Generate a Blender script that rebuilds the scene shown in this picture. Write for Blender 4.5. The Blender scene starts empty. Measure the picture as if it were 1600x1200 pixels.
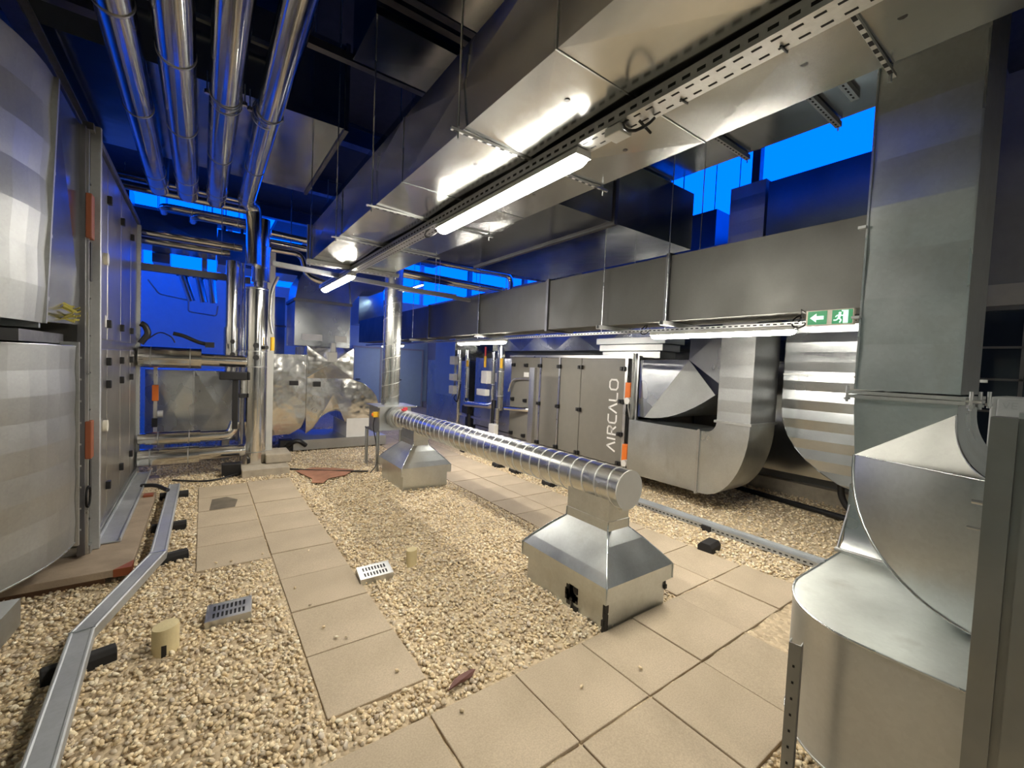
import bpy, bmesh, math, random
import numpy as np
from mathutils import Vector, Matrix

S = bpy.context.scene
COL = S.collection
PI = math.pi
rnd = random.Random(7)

# ------------------------------------------------------------------ camera
cam_d = bpy.data.cameras.new('camera')
cam_d.sensor_width = 36.0
cam_d.lens = 36.0 * 667.84 / 1600.0
cam_d.clip_start = 0.02
cam = bpy.data.objects.new('camera', cam_d)
COL.objects.link(cam)
right = Vector((0.81018794, -0.5845557, 0.04347568))
down = Vector((0.01152538, -0.05826852, -0.99823441))
fwd = Vector((0.58605688, 0.80925856, -0.04047122))
cam.matrix_world = Matrix(((right.x, -down.x, -fwd.x, 0.0), (right.y, -down.y, -fwd.y, 0.0),
                           (right.z, -down.z, -fwd.z, 1.66), (0, 0, 0, 1)))
S.camera = cam

# ------------------------------------------------------------------ sky, exposure
SKY_STRENGTH = 3.3
LAMP_STRENGTH = 138.0
w = bpy.data.worlds.new('dusk_sky')
S.world = w
w.use_nodes = True
bg = w.node_tree.nodes['Background']
bg.inputs[0].default_value = (0.0, 0.086, 1.0, 1)
bg.inputs[1].default_value = SKY_STRENGTH
S.view_settings.view_transform = 'Standard'
S.view_settings.look = 'None'
S.view_settings.gamma = 1.0
S.view_settings.exposure = 0.0
S.view_settings.use_curve_mapping = False


def portal(name, loc, rot, sx, sy):
    l = bpy.data.lights.new(name, 'AREA')
    l.shape = 'RECTANGLE'; l.size = sx; l.size_y = sy
    l.cycles.is_portal = True
    o = bpy.data.objects.new(name, l); COL.objects.link(o)
    o.location = loc; o.rotation_euler = rot


portal('sky_portal', (7.05, 8.4, 4.62), (0, PI / 2, 0), 1.45, 13.6)          # side clerestory
portal('sky_portal', (-.95, 13.7, 5.42), (0, 0, 0), 5.1, 2.8)              # rear roof light
portal('sky_portal', (1.8, 15.35, 4.6), (-PI / 2, 0, 0), 10.6, 1.4)         # rear clerestory
portal('sky_portal', (-3.65, 11.6, 4.6), (0, -PI / 2, 0), 1.4, 7.2)          # left clerestory


# ------------------------------------------------------------------ materials
class NT:
    def __init__(s, name):
        s.m = bpy.data.materials.new(name); s.m.use_nodes = True
        s.t = s.m.node_tree; s.b = s.t.nodes['Principled BSDF']
        s.tc = s.n('ShaderNodeTexCoord')

    def n(s, typ, **kw):
        x = s.t.nodes.new(typ)
        for k, v in kw.items():
            if k.startswith('i_'):
                x.inputs[k[2:].replace('_', ' ')].default_value = v
            else:
                setattr(x, k, v)
        return x

    def l(s, a, b): s.t.links.new(a, b)

    def vec(s, scale=(1, 1, 1)):
        mp = s.n('ShaderNodeMapping'); mp.inputs['Scale'].default_value = scale
        s.l(s.tc.outputs['Object'], mp.inputs['Vector']); return mp.outputs[0]

    def noise(s, sc, detail=4, scale=(1, 1, 1), rough=.55):
        x = s.n('ShaderNodeTexNoise', i_Scale=sc, i_Detail=detail, i_Roughness=rough)
        s.l(s.vec(scale), x.inputs['Vector']); return x.outputs[0]

    def ramp(s, fac, c0, c1, p0=0.0, p1=1.0):
        r = s.n('ShaderNodeValToRGB')
        e = r.color_ramp.elements
        e[0].position = p0; e[1].position = p1
        e[0].color = (*c0, 1) if len(c0) == 3 else c0
        e[1].color = (*c1, 1) if len(c1) == 3 else c1
        s.l(fac, r.inputs[0]); return r.outputs[0]

    def rng(s, fac, a, b, f0=0.0, f1=1.0):
        r = s.n('ShaderNodeMapRange')
        r.inputs[1].default_value = f0; r.inputs[2].default_value = f1
        r.inputs[3].default_value = a; r.inputs[4].default_value = b
        s.l(fac, r.inputs[0]); return r.outputs[0]

    def bump(s, h, strength, dist):
        b = s.n('ShaderNodeBump'); b.inputs['Strength'].default_value = strength
        b.inputs['Distance'].default_value = dist
        s.l(h, b.inputs['Height']); s.l(b.outputs[0], s.b.inputs['Normal'])

    def set(s, **kw):
        for k, v in kw.items(): s.b.inputs[k.replace('_', ' ')].default_value = v
        return s


def metal(name, c, r, var=.08, spangle=0.0, wob=0.0, wsc=2.2, dirt=0.0):
    t = NT(name).set(Metallic=1.0, Roughness=r)
    n1 = t.noise(3.0, 5)
    col = t.ramp(n1, tuple(x * (1 - var) for x in c), tuple(min(1, x * (1 + var)) for x in c), .3, .7)
    if spangle:
        v = t.n('ShaderNodeTexVoronoi', i_Scale=70.0)
        t.l(t.vec(), v.inputs['Vector'])
        g = t.rng(v.outputs['Color'], 1 - spangle, 1 + spangle)
        mx = t.n('ShaderNodeMix', data_type='RGBA', blend_type='MULTIPLY'); mx.inputs[0].default_value = 1
        t.l(col, mx.inputs[6]); t.l(g, mx.inputs[7]); col = mx.outputs[2]
        t.l(t.rng(t.noise(2.6, 3, (1, 1, .7), .5), r * .85, r * 1.2, .3, .7), t.b.inputs['Roughness'])
    else:
        t.l(t.rng(t.noise(9.0, 4), r * .8, r * 1.25, .3, .7), t.b.inputs['Roughness'])
    if dirt:
        dn = t.ramp(t.noise(5.0, 6, (1, 1, .6)), (0, 0, 0), (1, 1, 1), .56, .72)
        mx = t.n('ShaderNodeMix', data_type='RGBA'); mx.inputs[7].default_value = (.42, .42, .38, 1)
        ml = t.n('ShaderNodeMath', operation='MULTIPLY'); ml.inputs[1].default_value = dirt
        t.l(dn, ml.inputs[0]); t.l(ml.outputs[0], mx.inputs[0]); t.l(col, mx.inputs[6]); col = mx.outputs[2]
    t.l(col, t.b.inputs['Base Color'])
    if wob: t.bump(t.noise(wsc, 2), 1.0, wob)
    return t.m


def paint(name, c, r=.5, var=.06, bump=0.0, sc=8.0, spec=.5):
    t = NT(name).set(Roughness=r); t.b.inputs['Specular IOR Level'].default_value = spec
    t.l(t.ramp(t.noise(sc, 5), tuple(x * (1 - var) for x in c), tuple(min(1, x * (1 + var)) for x in c), .3, .7), t.b.inputs['Base Color'])
    if bump: t.bump(t.noise(sc * 12, 4), .6, bump)
    return t.m


def emit(name, c, s, base=(.8, .8, .8)):
    t = NT(name).set(Roughness=.4)
    t.b.inputs['Base Color'].default_value = (*base, 1)
    t.b.inputs['Emission Color'].default_value = (*c, 1)
    t.b.inputs['Emission Strength'].default_value = s
    return t.m


class M: pass


M.galv = metal('galvanised_steel', (.575, .605, .61), .27, .07, .04, .006)
M.galvd = metal('galvanised_steel_aged', (.575, .605, .605), .32, .09, .04, .004, 2.2, .35)
M.galvm = metal('galvanised_steel_matt', (.53, .545, .535), .42, .07, .03, .003)
M.greyd = metal('grey_duct_steel', (.155, .155, .145), .55, .03, .02, .001)
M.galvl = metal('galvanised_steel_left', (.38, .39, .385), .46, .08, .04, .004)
M.galvb = metal('galvanised_steel_beaded', (.42, .44, .45), .24, .08, .04, .004)
M.post = metal('dull_strut_steel', (.28, .285, .28), .45, .1, 0, .001)
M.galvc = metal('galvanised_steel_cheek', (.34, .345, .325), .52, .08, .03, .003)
M.oxid = metal('oxidised_sheet', (.66, .69, .66), .48, .10, .03, .003, 2.2, .5)
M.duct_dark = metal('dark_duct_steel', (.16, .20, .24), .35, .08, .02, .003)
M.galvdk = metal('galvanised_steel_overhead', (.50, .51, .50), .19, .05, .02, .004)
M.seam = metal('spiral_seam', (.75, .76, .74), .42, .04)
M.spiral = metal('spiral_duct_steel', (.62, .63, .61), .27, .06, .03, .002)
M.alu = metal('aluminium_cladding', (.74, .735, .71), .15, .04, 0, .0012, 6)
M.foil = metal('aluminium_sheet_cladding', (.74, .73, .69), .17, .05, 0, .022, 3.2)
M.strut = metal('galvanised_strut', (.55, .56, .55), .38, .1, .06)
M.rail = metal('hot_dip_rail', (.52, .54, .55), .58, .10, .04, .001)
M.profile = metal('aluminium_profile', (.70, .70, .68), .32, .05)
M.panel = paint('unit_panel_grey', (.185, .175, .15), .42, .04)
M.panelL = metal('unit_panel_steel', (.40, .385, .35), .34, .08, .03, .003)
M.black = paint('black_plastic', (.012, .012, .013), .42)
M.rubber = paint('black_rubber', (.014, .013, .013), .8)
M.orange = paint('orange_plastic', (.85, .20, .02), .45)
M.rust = paint('red_brown_actuator', (.24, .065, .022), .5)
M.yellow = paint('yellow_plastic', (.85, .50, .03), .45)
M.red = paint('red_paint', (.6, .04, .05), .5)
M.white = paint('white_plastic', (.74, .73, .69), .45, .03)
M.cream = paint('cream_plastic', (.72, .69, .58), .4, .03)
M.greypl = paint('light_grey_plastic', (.52, .52, .49), .45, .04)
M.wallm = paint('cool_white_wall_paint', (.56, .72, .74), .75, .03, .001)
M.walld = paint('dark_wall_cladding', (.13, .14, .15), .6, .08)
M.ceilm = paint('dark_roof_deck', (.045, .047, .05), .7, .15)
M.steeld = metal('dark_roof_steel', (.20, .20, .21), .45, .1)
M.conc = paint('concrete_plinth', (.42, .37, .29), .85, .15, .004, 9)
M.wood = paint('weathered_plank', (.27, .21, .15), .8, .25, .004, 4)
M.woodd = paint('brown_timber', (.20, .11, .06), .75, .2, .003, 5)
M.sealant = paint('bitumen_sealant', (.02, .018, .015), .6)
M.redsheet = paint('red_membrane', (.36, .17, .10), .7, .2, .002)
M.leaf = paint('dark_leaf', (.16, .07, .06), .7, .25)
M.stubm = paint('cream_pipe_cover', (.66, .56, .32), .65, .12, .002)
M.grate = metal('drain_grate_steel', (.60, .61, .60), .38, .06)
M.slot = paint('slot_shadow', (.012, .012, .012), .9)
M.lamp = emit('led_diffuser', (1.0, .935, .82), LAMP_STRENGTH)
M.lampdim = emit('far_warm_diffuser', (1.0, .92, .80), 22.0)
M.lampf = emit('far_led_diffuser', (.55, .80, 1.0), 14.0)
M.green = emit('exit_green', (.0, .30, .09), .35, (.0, .24, .08))
M.picto = emit('exit_white', (.45, 1.0, .80), .75, (.85, .9, .87))
M.text = paint('white_lettering', (.88, .87, .84), .5, .02)
M.textg = paint('grey_lettering', (.34, .36, .36), .6, .02)
M.cabm = paint('pale_grey_cabinet', (.40, .42, .42), .45, .03)
M.mesh = metal('steel_braid', (.5, .49, .46), .5, .3)
t = NT('dark_window_glass').set(Roughness=.08, Metallic=0.0)
t.b.inputs['Base Color'].default_value = (.02, .03, .05, 1)
M.glass = t.m

# paving: sandy concrete with speckle and soft stains
t = NT('paving_concrete').set(Roughness=.82)
base = t.ramp(t.noise(1.7, 6), (.41, .335, .235), (.51, .42, .305), .32, .7)
sp = t.ramp(t.noise(130, 3), (.84, .84, .84), (1.08, 1.08, 1.08), .3, .7)
mx = t.n('ShaderNodeMix', data_type='RGBA', blend_type='MULTIPLY'); mx.inputs[0].default_value = 1
t.l(base, mx.inputs[6]); t.l(sp, mx.inputs[7]); t.l(mx.outputs[2], t.b.inputs['Base Color'])
t.bump(t.noise(90, 4), .5, .0012)
M.pave = t.m
t = NT('damp_stain').set(Roughness=.7)
t.l(t.ramp(t.noise(8, 5), (.10, .085, .06), (.17, .14, .10), .3, .7), t.b.inputs['Base Color'])
M.damp = t.m
# gravel stones: one tint per stone
t = NT('crushed_gravel').set(Roughness=.75)
g = t.n('ShaderNodeNewGeometry')
r = t.n('ShaderNodeValToRGB')
r.color_ramp.elements[0].color = (.46, .38, .28, 1)
r.color_ramp.elements[1].color = (.90, .83, .66, 1)
for p_, c_ in ((.2, (.62, .50, .33, 1)), (.4, (.66, .58, .47, 1)), (.42, (.72, .57, .35, 1)), (.65, (.80, .65, .42, 1)), (.85, (.87, .75, .52, 1))):
    e = r.color_ramp.elements.new(p_); e.color = c_
t.l(g.outputs['Random Per Island'], r.inputs[0])
sp = t.ramp(t.noise(60, 3), (.82, .82, .82), (1.1, 1.1, 1.1), .3, .7)
mx = t.n('ShaderNodeMix', data_type='RGBA', blend_type='MULTIPLY'); mx.inputs[0].default_value = 1
t.l(r.outputs[0], mx.inputs[6]); t.l(sp, mx.inputs[7]); t.l(mx.outputs[2], t.b.inputs['Base Color'])
M.stone = t.m
# gravel bed seen between and beyond the loose stones
t = NT('gravel_bed').set(Roughness=.85)
v = t.n('ShaderNodeTexVoronoi', i_Scale=38.0); t.l(t.vec(), v.inputs['Vector'])
r = t.n('ShaderNodeValToRGB')
r.color_ramp.elements[0].color = (.40, .31, .20, 1); r.color_ramp.elements[1].color = (.68, .56, .38, 1)
t.l(v.outputs['Color'], r.inputs[0]); t.l(r.outputs[0], t.b.inputs['Base Color'])
t.bump(v.outputs['Distance'], 1.0, -.012)
M.bed = t.m


# ------------------------------------------------------------------ geometry helpers
class MB:
    def __init__(s): s.v = []; s.f = []; s.mi = []

    def add(s, vs, fs, mi=0):
        b = len(s.v)
        s.v += [tuple(float(c) for c in p) for p in vs]
        s.f += [tuple(b + i for i in f) for f in fs]
        s.mi += [mi] * len(fs)
        return s

    def box(s, x0, x1, y0, y1, z0, z1, mi=0):
        v = [(x, y, z) for z in (z0, z1) for y in (y0, y1) for x in (x0, x1)]
        return s.add(v, [(0, 2, 3, 1), (4, 5, 7, 6), (0, 1, 5, 4), (2, 6, 7, 3), (0, 4, 6, 2), (1, 3, 7, 5)], mi)

    def obox(s, c, a, b, d, mi=0):
        c, a, b, d = map(Vector, (c, a, b, d))
        v = [c + i * a + j * b + k * d for k in (-1, 1) for j in (-1, 1) for i in (-1, 1)]
        return s.add(v, [(0, 2, 3, 1), (4, 5, 7, 6), (0, 1, 5, 4), (2, 6, 7, 3), (0, 4, 6, 2), (1, 3, 7, 5)], mi)

    def loft(s, secs, cap0=True, cap1=True, mi=0, closed=True):
        n = len(secs[0]); vs = [p for q in secs for p in q]; fs = []
        for i in range(len(secs) - 1):
            for j in range(n if closed else n - 1):
                k = (j + 1) % n
                fs.append((i * n + j, i * n + k, (i + 1) * n + k, (i + 1) * n + j))
        if cap0: fs.append(tuple(range(n))[::-1])
        if cap1: fs.append(tuple((len(secs) - 1) * n + j for j in range(n)))
        return s.add(vs, fs, mi)

    def prism(s, poly, vec, mi=0):
        v = Vector(vec)
        return s.loft([[Vector(p) for p in poly], [Vector(p) + v for p in poly]], mi=mi)

    def tube(s, pts, r, seg=18, mi=0, fillet=0.0, fn=6, cap=True):
        P = [Vector(p) for p in pts]
        R = list(r) if isinstance(r, (list, tuple)) else [r] * len(P)
        if fillet:
            Q = [P[0]]; RR = [R[0]]
            for i in range(1, len(P) - 1):
                a = (P[i - 1] - P[i]); b = (P[i + 1] - P[i])
                f = min(fillet, a.length * .49, b.length * .49)
                a.normalize(); b.normalize()
                p0 = P[i] + a * f; p2 = P[i] + b * f
                for k in range(fn + 1):
                    t_ = k / fn
                    Q.append((1 - t_) ** 2 * p0 + 2 * t_ * (1 - t_) * P[i] + t_ * t_ * p2); RR.append(R[i])
            Q.append(P[-1]); RR.append(R[-1]); P, R = Q, RR
        secs = []; nrm = None
        for i, p in enumerate(P):
            if i == 0: d = P[1] - P[0]
            elif i == len(P) - 1: d = P[-1] - P[-2]
            else: d = (P[i + 1] - P[i]).normalized() + (P[i] - P[i - 1]).normalized()
            if d.length < 1e-9: d = P[i] - P[i - 1]
            d.normalize()
            if nrm is None:
                nrm = d.orthogonal().normalized()
            nrm = (nrm - d * nrm.dot(d)).normalized()
            bn = d.cross(nrm)
            secs.append([p + R[i] * (math.cos(2 * PI * k / seg) * nrm + math.sin(2 * PI * k / seg) * bn) for k in range(seg)])
        return s.loft(secs, cap, cap, mi)

    def cyl(s, p0, p1, r, seg=18, mi=0): return s.tube([p0, p1], r, seg, mi)

    def ring(s, c, axis, r0, r1, h, seg=24, mi=0):
        c = Vector(c); d = Vector(axis).normalized(); n = d.orthogonal().normalized(); b = d.cross(n)
        prof = [(r0, -h), (r1, -h), (r1, h), (r0, h)]
        vs = []
        for k in range(seg):
            u = math.cos(2 * PI * k / seg) * n + math.sin(2 * PI * k / seg) * b
            vs += [c + u * rr + d * hh for rr, hh in prof]
        fs = []
        for k in range(seg):
            k2 = (k + 1) % seg
            for j in range(4):
                j2 = (j + 1) % 4
                fs.append((k * 4 + j, k2 * 4 + j, k2 * 4 + j2, k * 4 + j2))
        return s.add(vs, fs, mi)

    def panel(s, p00, p10, p11, p01, d=.006, style='cross', k=1, mi=0):
        """sheet panel; u runs p00->p10 (split in k cross-broken bays, or k folded strips)"""
        p00, p10, p11, p01 = map(Vector, (p00, p10, p11, p01))
        n = (p10 - p00).cross(p01 - p00).normalized()
        if style == 'cross':
            for i in range(k):
                a = p00.lerp(p10, i / k); b = p00.lerp(p10, (i + 1) / k)
                c = p01.lerp(p11, (i + 1) / k); e = p01.lerp(p11, i / k)
                m = (a + b + c + e) / 4 + n * d
                s.add([a, b, c, e, m], [(0, 1, 4), (1, 2, 4), (2, 3, 4), (3, 0, 4)], mi)
        else:
            vs = []
            for i in range(k + 1):
                o = n * (d if i % 2 else 0)
                vs += [p00.lerp(p10, i / k) + o, p01.lerp(p11, i / k) + o]
            s.add(vs, [(2 * i, 2 * i + 2, 2 * i + 3, 2 * i + 1) for i in range(k)], mi)
        return s

    def duct(s, x0, x1, y0, y1, z0, z1, axis='y', k=4, d=.008, style='cross', ends=True, mi=0):
        """rectangular sheet duct of cross-broken (or beaded) bays along one axis"""
        c = lambda a, b, e: {'x': (a, b, e), 'y': (b, a, e), 'z': (b, e, a)}[axis]
        if axis == 'x': a0, a1, b0, b1, e0, e1 = x0, x1, y0, y1, z0, z1
        elif axis == 'y': a0, a1, b0, b1, e0, e1 = y0, y1, x0, x1, z0, z1
        else: a0, a1, b0, b1, e0, e1 = z0, z1, x0, x1, y0, y1
        ctr = Vector(((x0 + x1) / 2, (y0 + y1) / 2, (z0 + z1) / 2))
        for q in (((b0, e0), (b1, e0)), ((b1, e0), (b1, e1)), ((b1, e1), (b0, e1)), ((b0, e1), (b0, e0))):
            P = [Vector(c(a0, *q[0])), Vector(c(a1, *q[0])), Vector(c(a1, *q[1])), Vector(c(a0, *q[1]))]
            n = (P[1] - P[0]).cross(P[3] - P[0])
            if n.dot((P[0] + P[2]) / 2 - ctr) < 0: P = [P[3], P[2], P[1], P[0]]
            s.panel(*P, d=d, style=style, k=k, mi=mi)
        if ends:
            for a in (a0, a1):
                s.add([c(a, b0, e0), c(a, b1, e0), c(a, b1, e1), c(a, b0, e1)], [(0, 1, 2, 3)], mi)
        return s

    def frame(s, x0, x1, y0, y1, z0, z1, axis, g=.02, o=.0, mi=0):
        """rectangular flange frame round a duct section (thin along axis), bars g wide standing outside the section"""
        if axis == 'y':
            s.box(x0 - g, x1 + g, y0, y1, z0 - g, z0 + o, mi); s.box(x0 - g, x1 + g, y0, y1, z1 - o, z1 + g, mi)
            s.box(x0 - g, x0 + o, y0, y1, z0, z1, mi); s.box(x1 - o, x1 + g, y0, y1, z0, z1, mi)
        elif axis == 'x':
            s.box(x0, x1, y0 - g, y1 + g, z0 - g, z0 + o, mi); s.box(x0, x1, y0 - g, y1 + g, z1 - o, z1 + g, mi)
            s.box(x0, x1, y0 - g, y0 + o, z0, z1, mi); s.box(x0, x1, y1 - o, y1 + g, z0, z1, mi)
        else:
            s.box(x0 - g, x1 + g, y0 - g, y0 + o, z0, z1, mi); s.box(x0 - g, x1 + g, y1 - o, y1 + g, z0, z1, mi)
            s.box(x0 - g, x0 + o, y0, y1, z0, z1, mi); s.box(x1 - o, x1 + g, y0, y1, z0, z1, mi)
        return s

    def channel(s, p0, p1, w, h, up=(0, 0, 1), t=.003, flip=False, mi=0):
        """U-profile swept from p0 to p1, open towards up"""
        p0, p1, up = Vector(p0), Vector(p1), Vector(up).normalized()
        d = (p1 - p0).normalized(); sd = d.cross(up).normalized()
        q = [(-w / 2, h), (-w / 2, 0), (w / 2, 0), (w / 2, h), (w / 2 - t, h), (w / 2 - t, t), (-w / 2 + t, t), (-w / 2 + t, h)]
        return s.loft([[p + sd * a + up * b for a, b in q] for p in (p0, p1)], mi=mi)

    def slots(s, p0, p1, pitch, ln, wd, n, mi=1, off=.0006):
        """row of dark slots from p0 to p1 lying on a face of normal n"""
        p0, p1, n = Vector(p0), Vector(p1), Vector(n).normalized()
        L = (p1 - p0).length; d = (p1 - p0) / L; sd = d.cross(n)
        i = 0
        while (i + .5) * pitch < L:
            c = p0 + d * (i + .5) * pitch
            s.obox(c, d * ln / 2, sd * wd / 2, n * off, mi); i += 1
        return s

    def split(s, name, mats, parent=None, smooth=None, bevel=0.0):
        """every separate piece becomes a mesh of its own"""
        par = list(range(len(s.v)))

        def find(a):
            while par[a] != a: par[a] = par[par[a]]; a = par[a]
            return a
        for f in s.f:
            for i in f[1:]: par[find(i)] = find(f[0])
        gr = {}
        for f, m in zip(s.f, s.mi): gr.setdefault(find(f[0]), []).append((f, m))
        for fs in gr.values():
            ids = sorted({i for f, _ in fs for i in f}); ix = {q: k for k, q in enumerate(ids)}
            m_ = MB(); m_.v = [s.v[i] for i in ids]; m_.f = [tuple(ix[i] for i in f) for f, _ in fs]; m_.mi = [m for _, m in fs]
            o = m_.build(name, mats, parent, smooth, bevel)
        return o

    def build(s, name, mats, parent=None, smooth=None, bevel=0.0, loc=None):
        me = bpy.data.meshes.new(name)
        if not isinstance(mats, (list, tuple)): mats = [mats]
        V = np.array(s.v)
        if parent is not None: org = PO[parent.name]
        elif loc is not None: org = np.array(loc, float)
        else:
            lo, hi = V.min(0), V.max(0); org = np.array([(lo[0] + hi[0]) / 2, (lo[1] + hi[1]) / 2, lo[2]])
        me.from_pydata([tuple(p) for p in (V - org)], [], s.f)
        for m in mats: me.materials.append(m)
        me.polygons.foreach_set('material_index', s.mi)
        bm = bmesh.new(); bm.from_mesh(me)
        bmesh.ops.remove_doubles(bm, verts=bm.verts, dist=1e-5)
        bmesh.ops.recalc_face_normals(bm, faces=bm.faces)
        bm.to_mesh(me); bm.free()
        if smooth is not None:
            me.polygons.foreach_set('use_smooth', [True] * len(me.polygons))
            me.set_sharp_from_angle(angle=math.radians(smooth))
        o = bpy.data.objects.new(name, me); COL.objects.link(o)
        if parent is not None: o.parent = parent
        else: o.location = org
        PO[o.name] = org
        if bevel:
            b = o.modifiers.new('edge', 'BEVEL'); b.width = bevel; b.segments = 2; b.limit_method = 'ANGLE'; b.angle_limit = math.radians(50)
        return o


PO = {}
LABELS = set()


def tag(o, label, cat, group=None):
    o['label'] = label; o['category'] = cat
    if group: o['group'] = group
    if 'kind' not in o: o['kind'] = 'thing'
    assert 4 <= len(label.split()) <= 16, (len(label.split()), label)
    assert label not in LABELS, label
    LABELS.add(label)
    return o


def thing(name, label, cat, loc, group=None):
    o = bpy.data.objects.new(name, None); COL.objects.link(o)
    o.location = loc; o.empty_display_size = .05
    PO[o.name] = np.array(loc, float)
    return tag(o, label, cat, group)


def struct(o): o['kind'] = 'structure'; return o


def dup(root, loc, label, group=None):
    r_ = root.copy(); COL.objects.link(r_); r_.location = loc
    PO[r_.name] = np.array(loc, float)
    tag(r_, label, root['category'], group or root.get('group'))
    for ch in list(root.children):
        c = ch.copy(); COL.objects.link(c); c.parent = r_
        for g_ in ch.children:
            d = g_.copy(); COL.objects.link(d); d.parent = c
    return r_


ORD = ['first', 'second', 'third', 'fourth', 'fifth', 'sixth', 'seventh', 'eighth', 'ninth', 'tenth', 'eleventh', 'twelfth']
exec_parts = []

# ================================================================== SETTING
XL, XR, YF, YB, ZC = -3.6, 7.0, -3.2, 15.3, 5.35
struct(MB().box(XL, XR, YF, YB, -.12, -.06).build('floor', M.bed))
mb = MB(); mb.box(XL - .2, XR + .2, YF - .2, 12.3, ZC, ZC + .15); mb.box(1.6, XR + .2, 12.3, YB + .2, ZC, ZC + .15); mb.box(XL - .2, XL + .1, 12.3, YB + .2, ZC, ZC + .15)
mb.box(XL + .1, 1.6, 15.1, YB + .2, ZC, ZC + .15)          # roof light left open at the rear left
struct(mb.build('ceiling', M.ceilm))
mb = MB(); mb.box(XL, XR, YB, YB + .15, -.1, 3.85)
for x in (-3.5, -1.4, .6, 2.6, 4.6, 6.7): mb.box(x - .06, x + .06, YB + .02, YB + .14, 3.85, ZC)
struct(mb.build('wall_back', M.wallm))
struct(MB().box(XL, XR, YF - .15, YF, -.1, ZC).build('wall_front', M.walld))
mb = MB(); mb.box(XL - .15, XL, YF, YB, -.1, 3.85); mb.box(XL - .15, XL, YF, 8.0, 3.85, ZC)
for y in (10.0, 12, 15.1): mb.box(XL - .14, XL - .02, y - .06, y + .06, 3.85, ZC)
struct(mb.build('wall_left', M.wallm))
mb = MB(); mb.box(XR, XR + .15, 1.55, YB, -.1, 3.9)
mb.box(XR, XR + .15, YF, 1.55, 2.72, ZC); mb.box(XR, XR + .15, YF, 1.55, -.1, .9)
mb.box(XR, XR + .15, YF, -.4, .9, 2.72); mb.box(XR, XR + .15, 1.18, 1.55, .9, 2.72)
struct(mb.build('wall_right', paint('right_wall_cladding', (.30, .31, .32), .6, .05)))
mb = MB()
for y in (3.4, 6.4, 9.4, 12.4): mb.box(XR + .02, XR + .14, y - .06, y + .06, 3.4, ZC)
struct(mb.build('trim_1', M.steeld))
struct(MB().box(XR - .02, XR + .02, -.4, 1.55, 2.55, 2.78).build('trim_2', M.greypl))
mb = MB(); mb.frame(XR + .01, XR + .08, -.36, 1.14, .94, 2.5, 'x', .05)
for z in (1.4, 1.75, 2.1): mb.box(XR + .02, XR + .06, -.36, 1.14, z - .012, z + .012)
mb.box(XR + .02, XR + .06, .5, .53, .94, 2.5)
wf = struct(mb.build('window_1', M.steeld))
MB().box(XR + .04, XR + .05, -.4, 1.18, .9, 2.54).build('window_pane', M.glass, wf)
mb = MB().box(XR - .14, XR, 1.6, YB, -.06, .18)
struct(mb.build('baseboard_right', M.conc))
# doors of the rear wall
for i, (x0, x1) in enumerate(((4.25, 5.15), (5.75, 6.75))):
    d = struct(MB().box(x0, x1, YB - .05, YB - .005, .0, 2.1).build('door_%d' % (i + 1), M.wallm, bevel=.004))
    MB().frame(x0, x1, YB - .07, YB - .003, 0, 2.1, 'y', .06).build('door_frame', M.greypl, d)
    MB().box(x0 + .06, x0 + .2, YB - .11, YB - .05, .98, 1.01).build('door_handle', M.black, d)
# roof beams
for i, y in enumerate((-1.8, .7, 7.2, 9.7, 12.2)):
    mb = MB(); mb.box(XL, XR, y - .09, y + .09, ZC - .015, ZC + .01); mb.box(XL, XR, y - .006, y + .006, ZC - .3, ZC); mb.box(XL, XR, y - .09, y + .09, ZC - .31, ZC - .295)
    struct(mb.build('trim_%d' % (i + 3), M.steeld))

# ---------------------------------------------------------------- paving slabs
slabs = []      # (x0, x1, y0, y1)


def slab(x0, x1, y0, y1, label, group, dz=0.0, tilt=0.0):
    j = .004
    slabs.append((x0, x1, y0, y1))
    mb = MB().box(x0 + j, x1 - j, y0 + j, y1 - j, -.045, dz)
    o = mb.build('paving_slab', M.pave, bevel=.004)
    o.rotation_euler = (tilt, -tilt * .6, 0)
    tag(o, label, 'paving slab', group)
    return o


yy = 2.0; k = 0
SL = []
while yy < 6.3:
    k_ = ['nearest the camera', 'second from its near end', 'third from its near end', 'fourth from its near end', 'fifth from its near end',
          'sixth from its near end', 'seventh from its near end', 'eighth from its near end', 'at its far end by the pipes'][k]
    SL.append(slab(.48, .98, yy, yy + .5, 'sandy slab of the narrow gravel path, ' + k_, 'slabs of the narrow path', rnd.uniform(-.003, .003)))
    yy += .502; k += 1
for i in range(5):
    o = slab(-.03, .475, 3.95 + i * .502, 4.45 + i * .502, 'sandy slab left beside the narrow path, %s counted from the gravel' % ORD[i], 'slabs left of the narrow path', rnd.uniform(-.002, .002))
    if i == 3:
        m_ = MB().prism([(.07, 5.46, .0012), (.30, 5.47, .0012), (.34, 5.74, .0012), (.24, 5.90, .0012), (.10, 5.86, .0012)], (0, 0, .0006)).build('damp_stain', M.damp, o)
        m_['label'] = 'dark damp patch on the slab'
XJ = [-.62, -.12, .38, .88, 1.385, 1.885, 2.37, 2.89, 3.39]
rows = [(1.272, 1.775, 'row touching the gravel bed'), (.765, 1.268, 'second row from the gravel bed'), (.26, .76, 'third row from the gravel bed')]
for ri, (y0, y1, rn) in enumerate(rows):
    c_ = 0
    for i in range(len(XJ) - 1):
        if ri == 0 and i > 7: continue
        if ri == 1 and i > 6: continue
        if ri == 2 and (i < 2 or i > 4): continue
        gap = .006 if i == 3 else 0
        slab(XJ[i] + gap, XJ[i + 1], y0, y1, 'sandy foreground slab, %s, %s from the left' % (rn, ORD[c_]), 'foreground paving slabs', rnd.uniform(-.003, .003))
        c_ += 1
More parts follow.
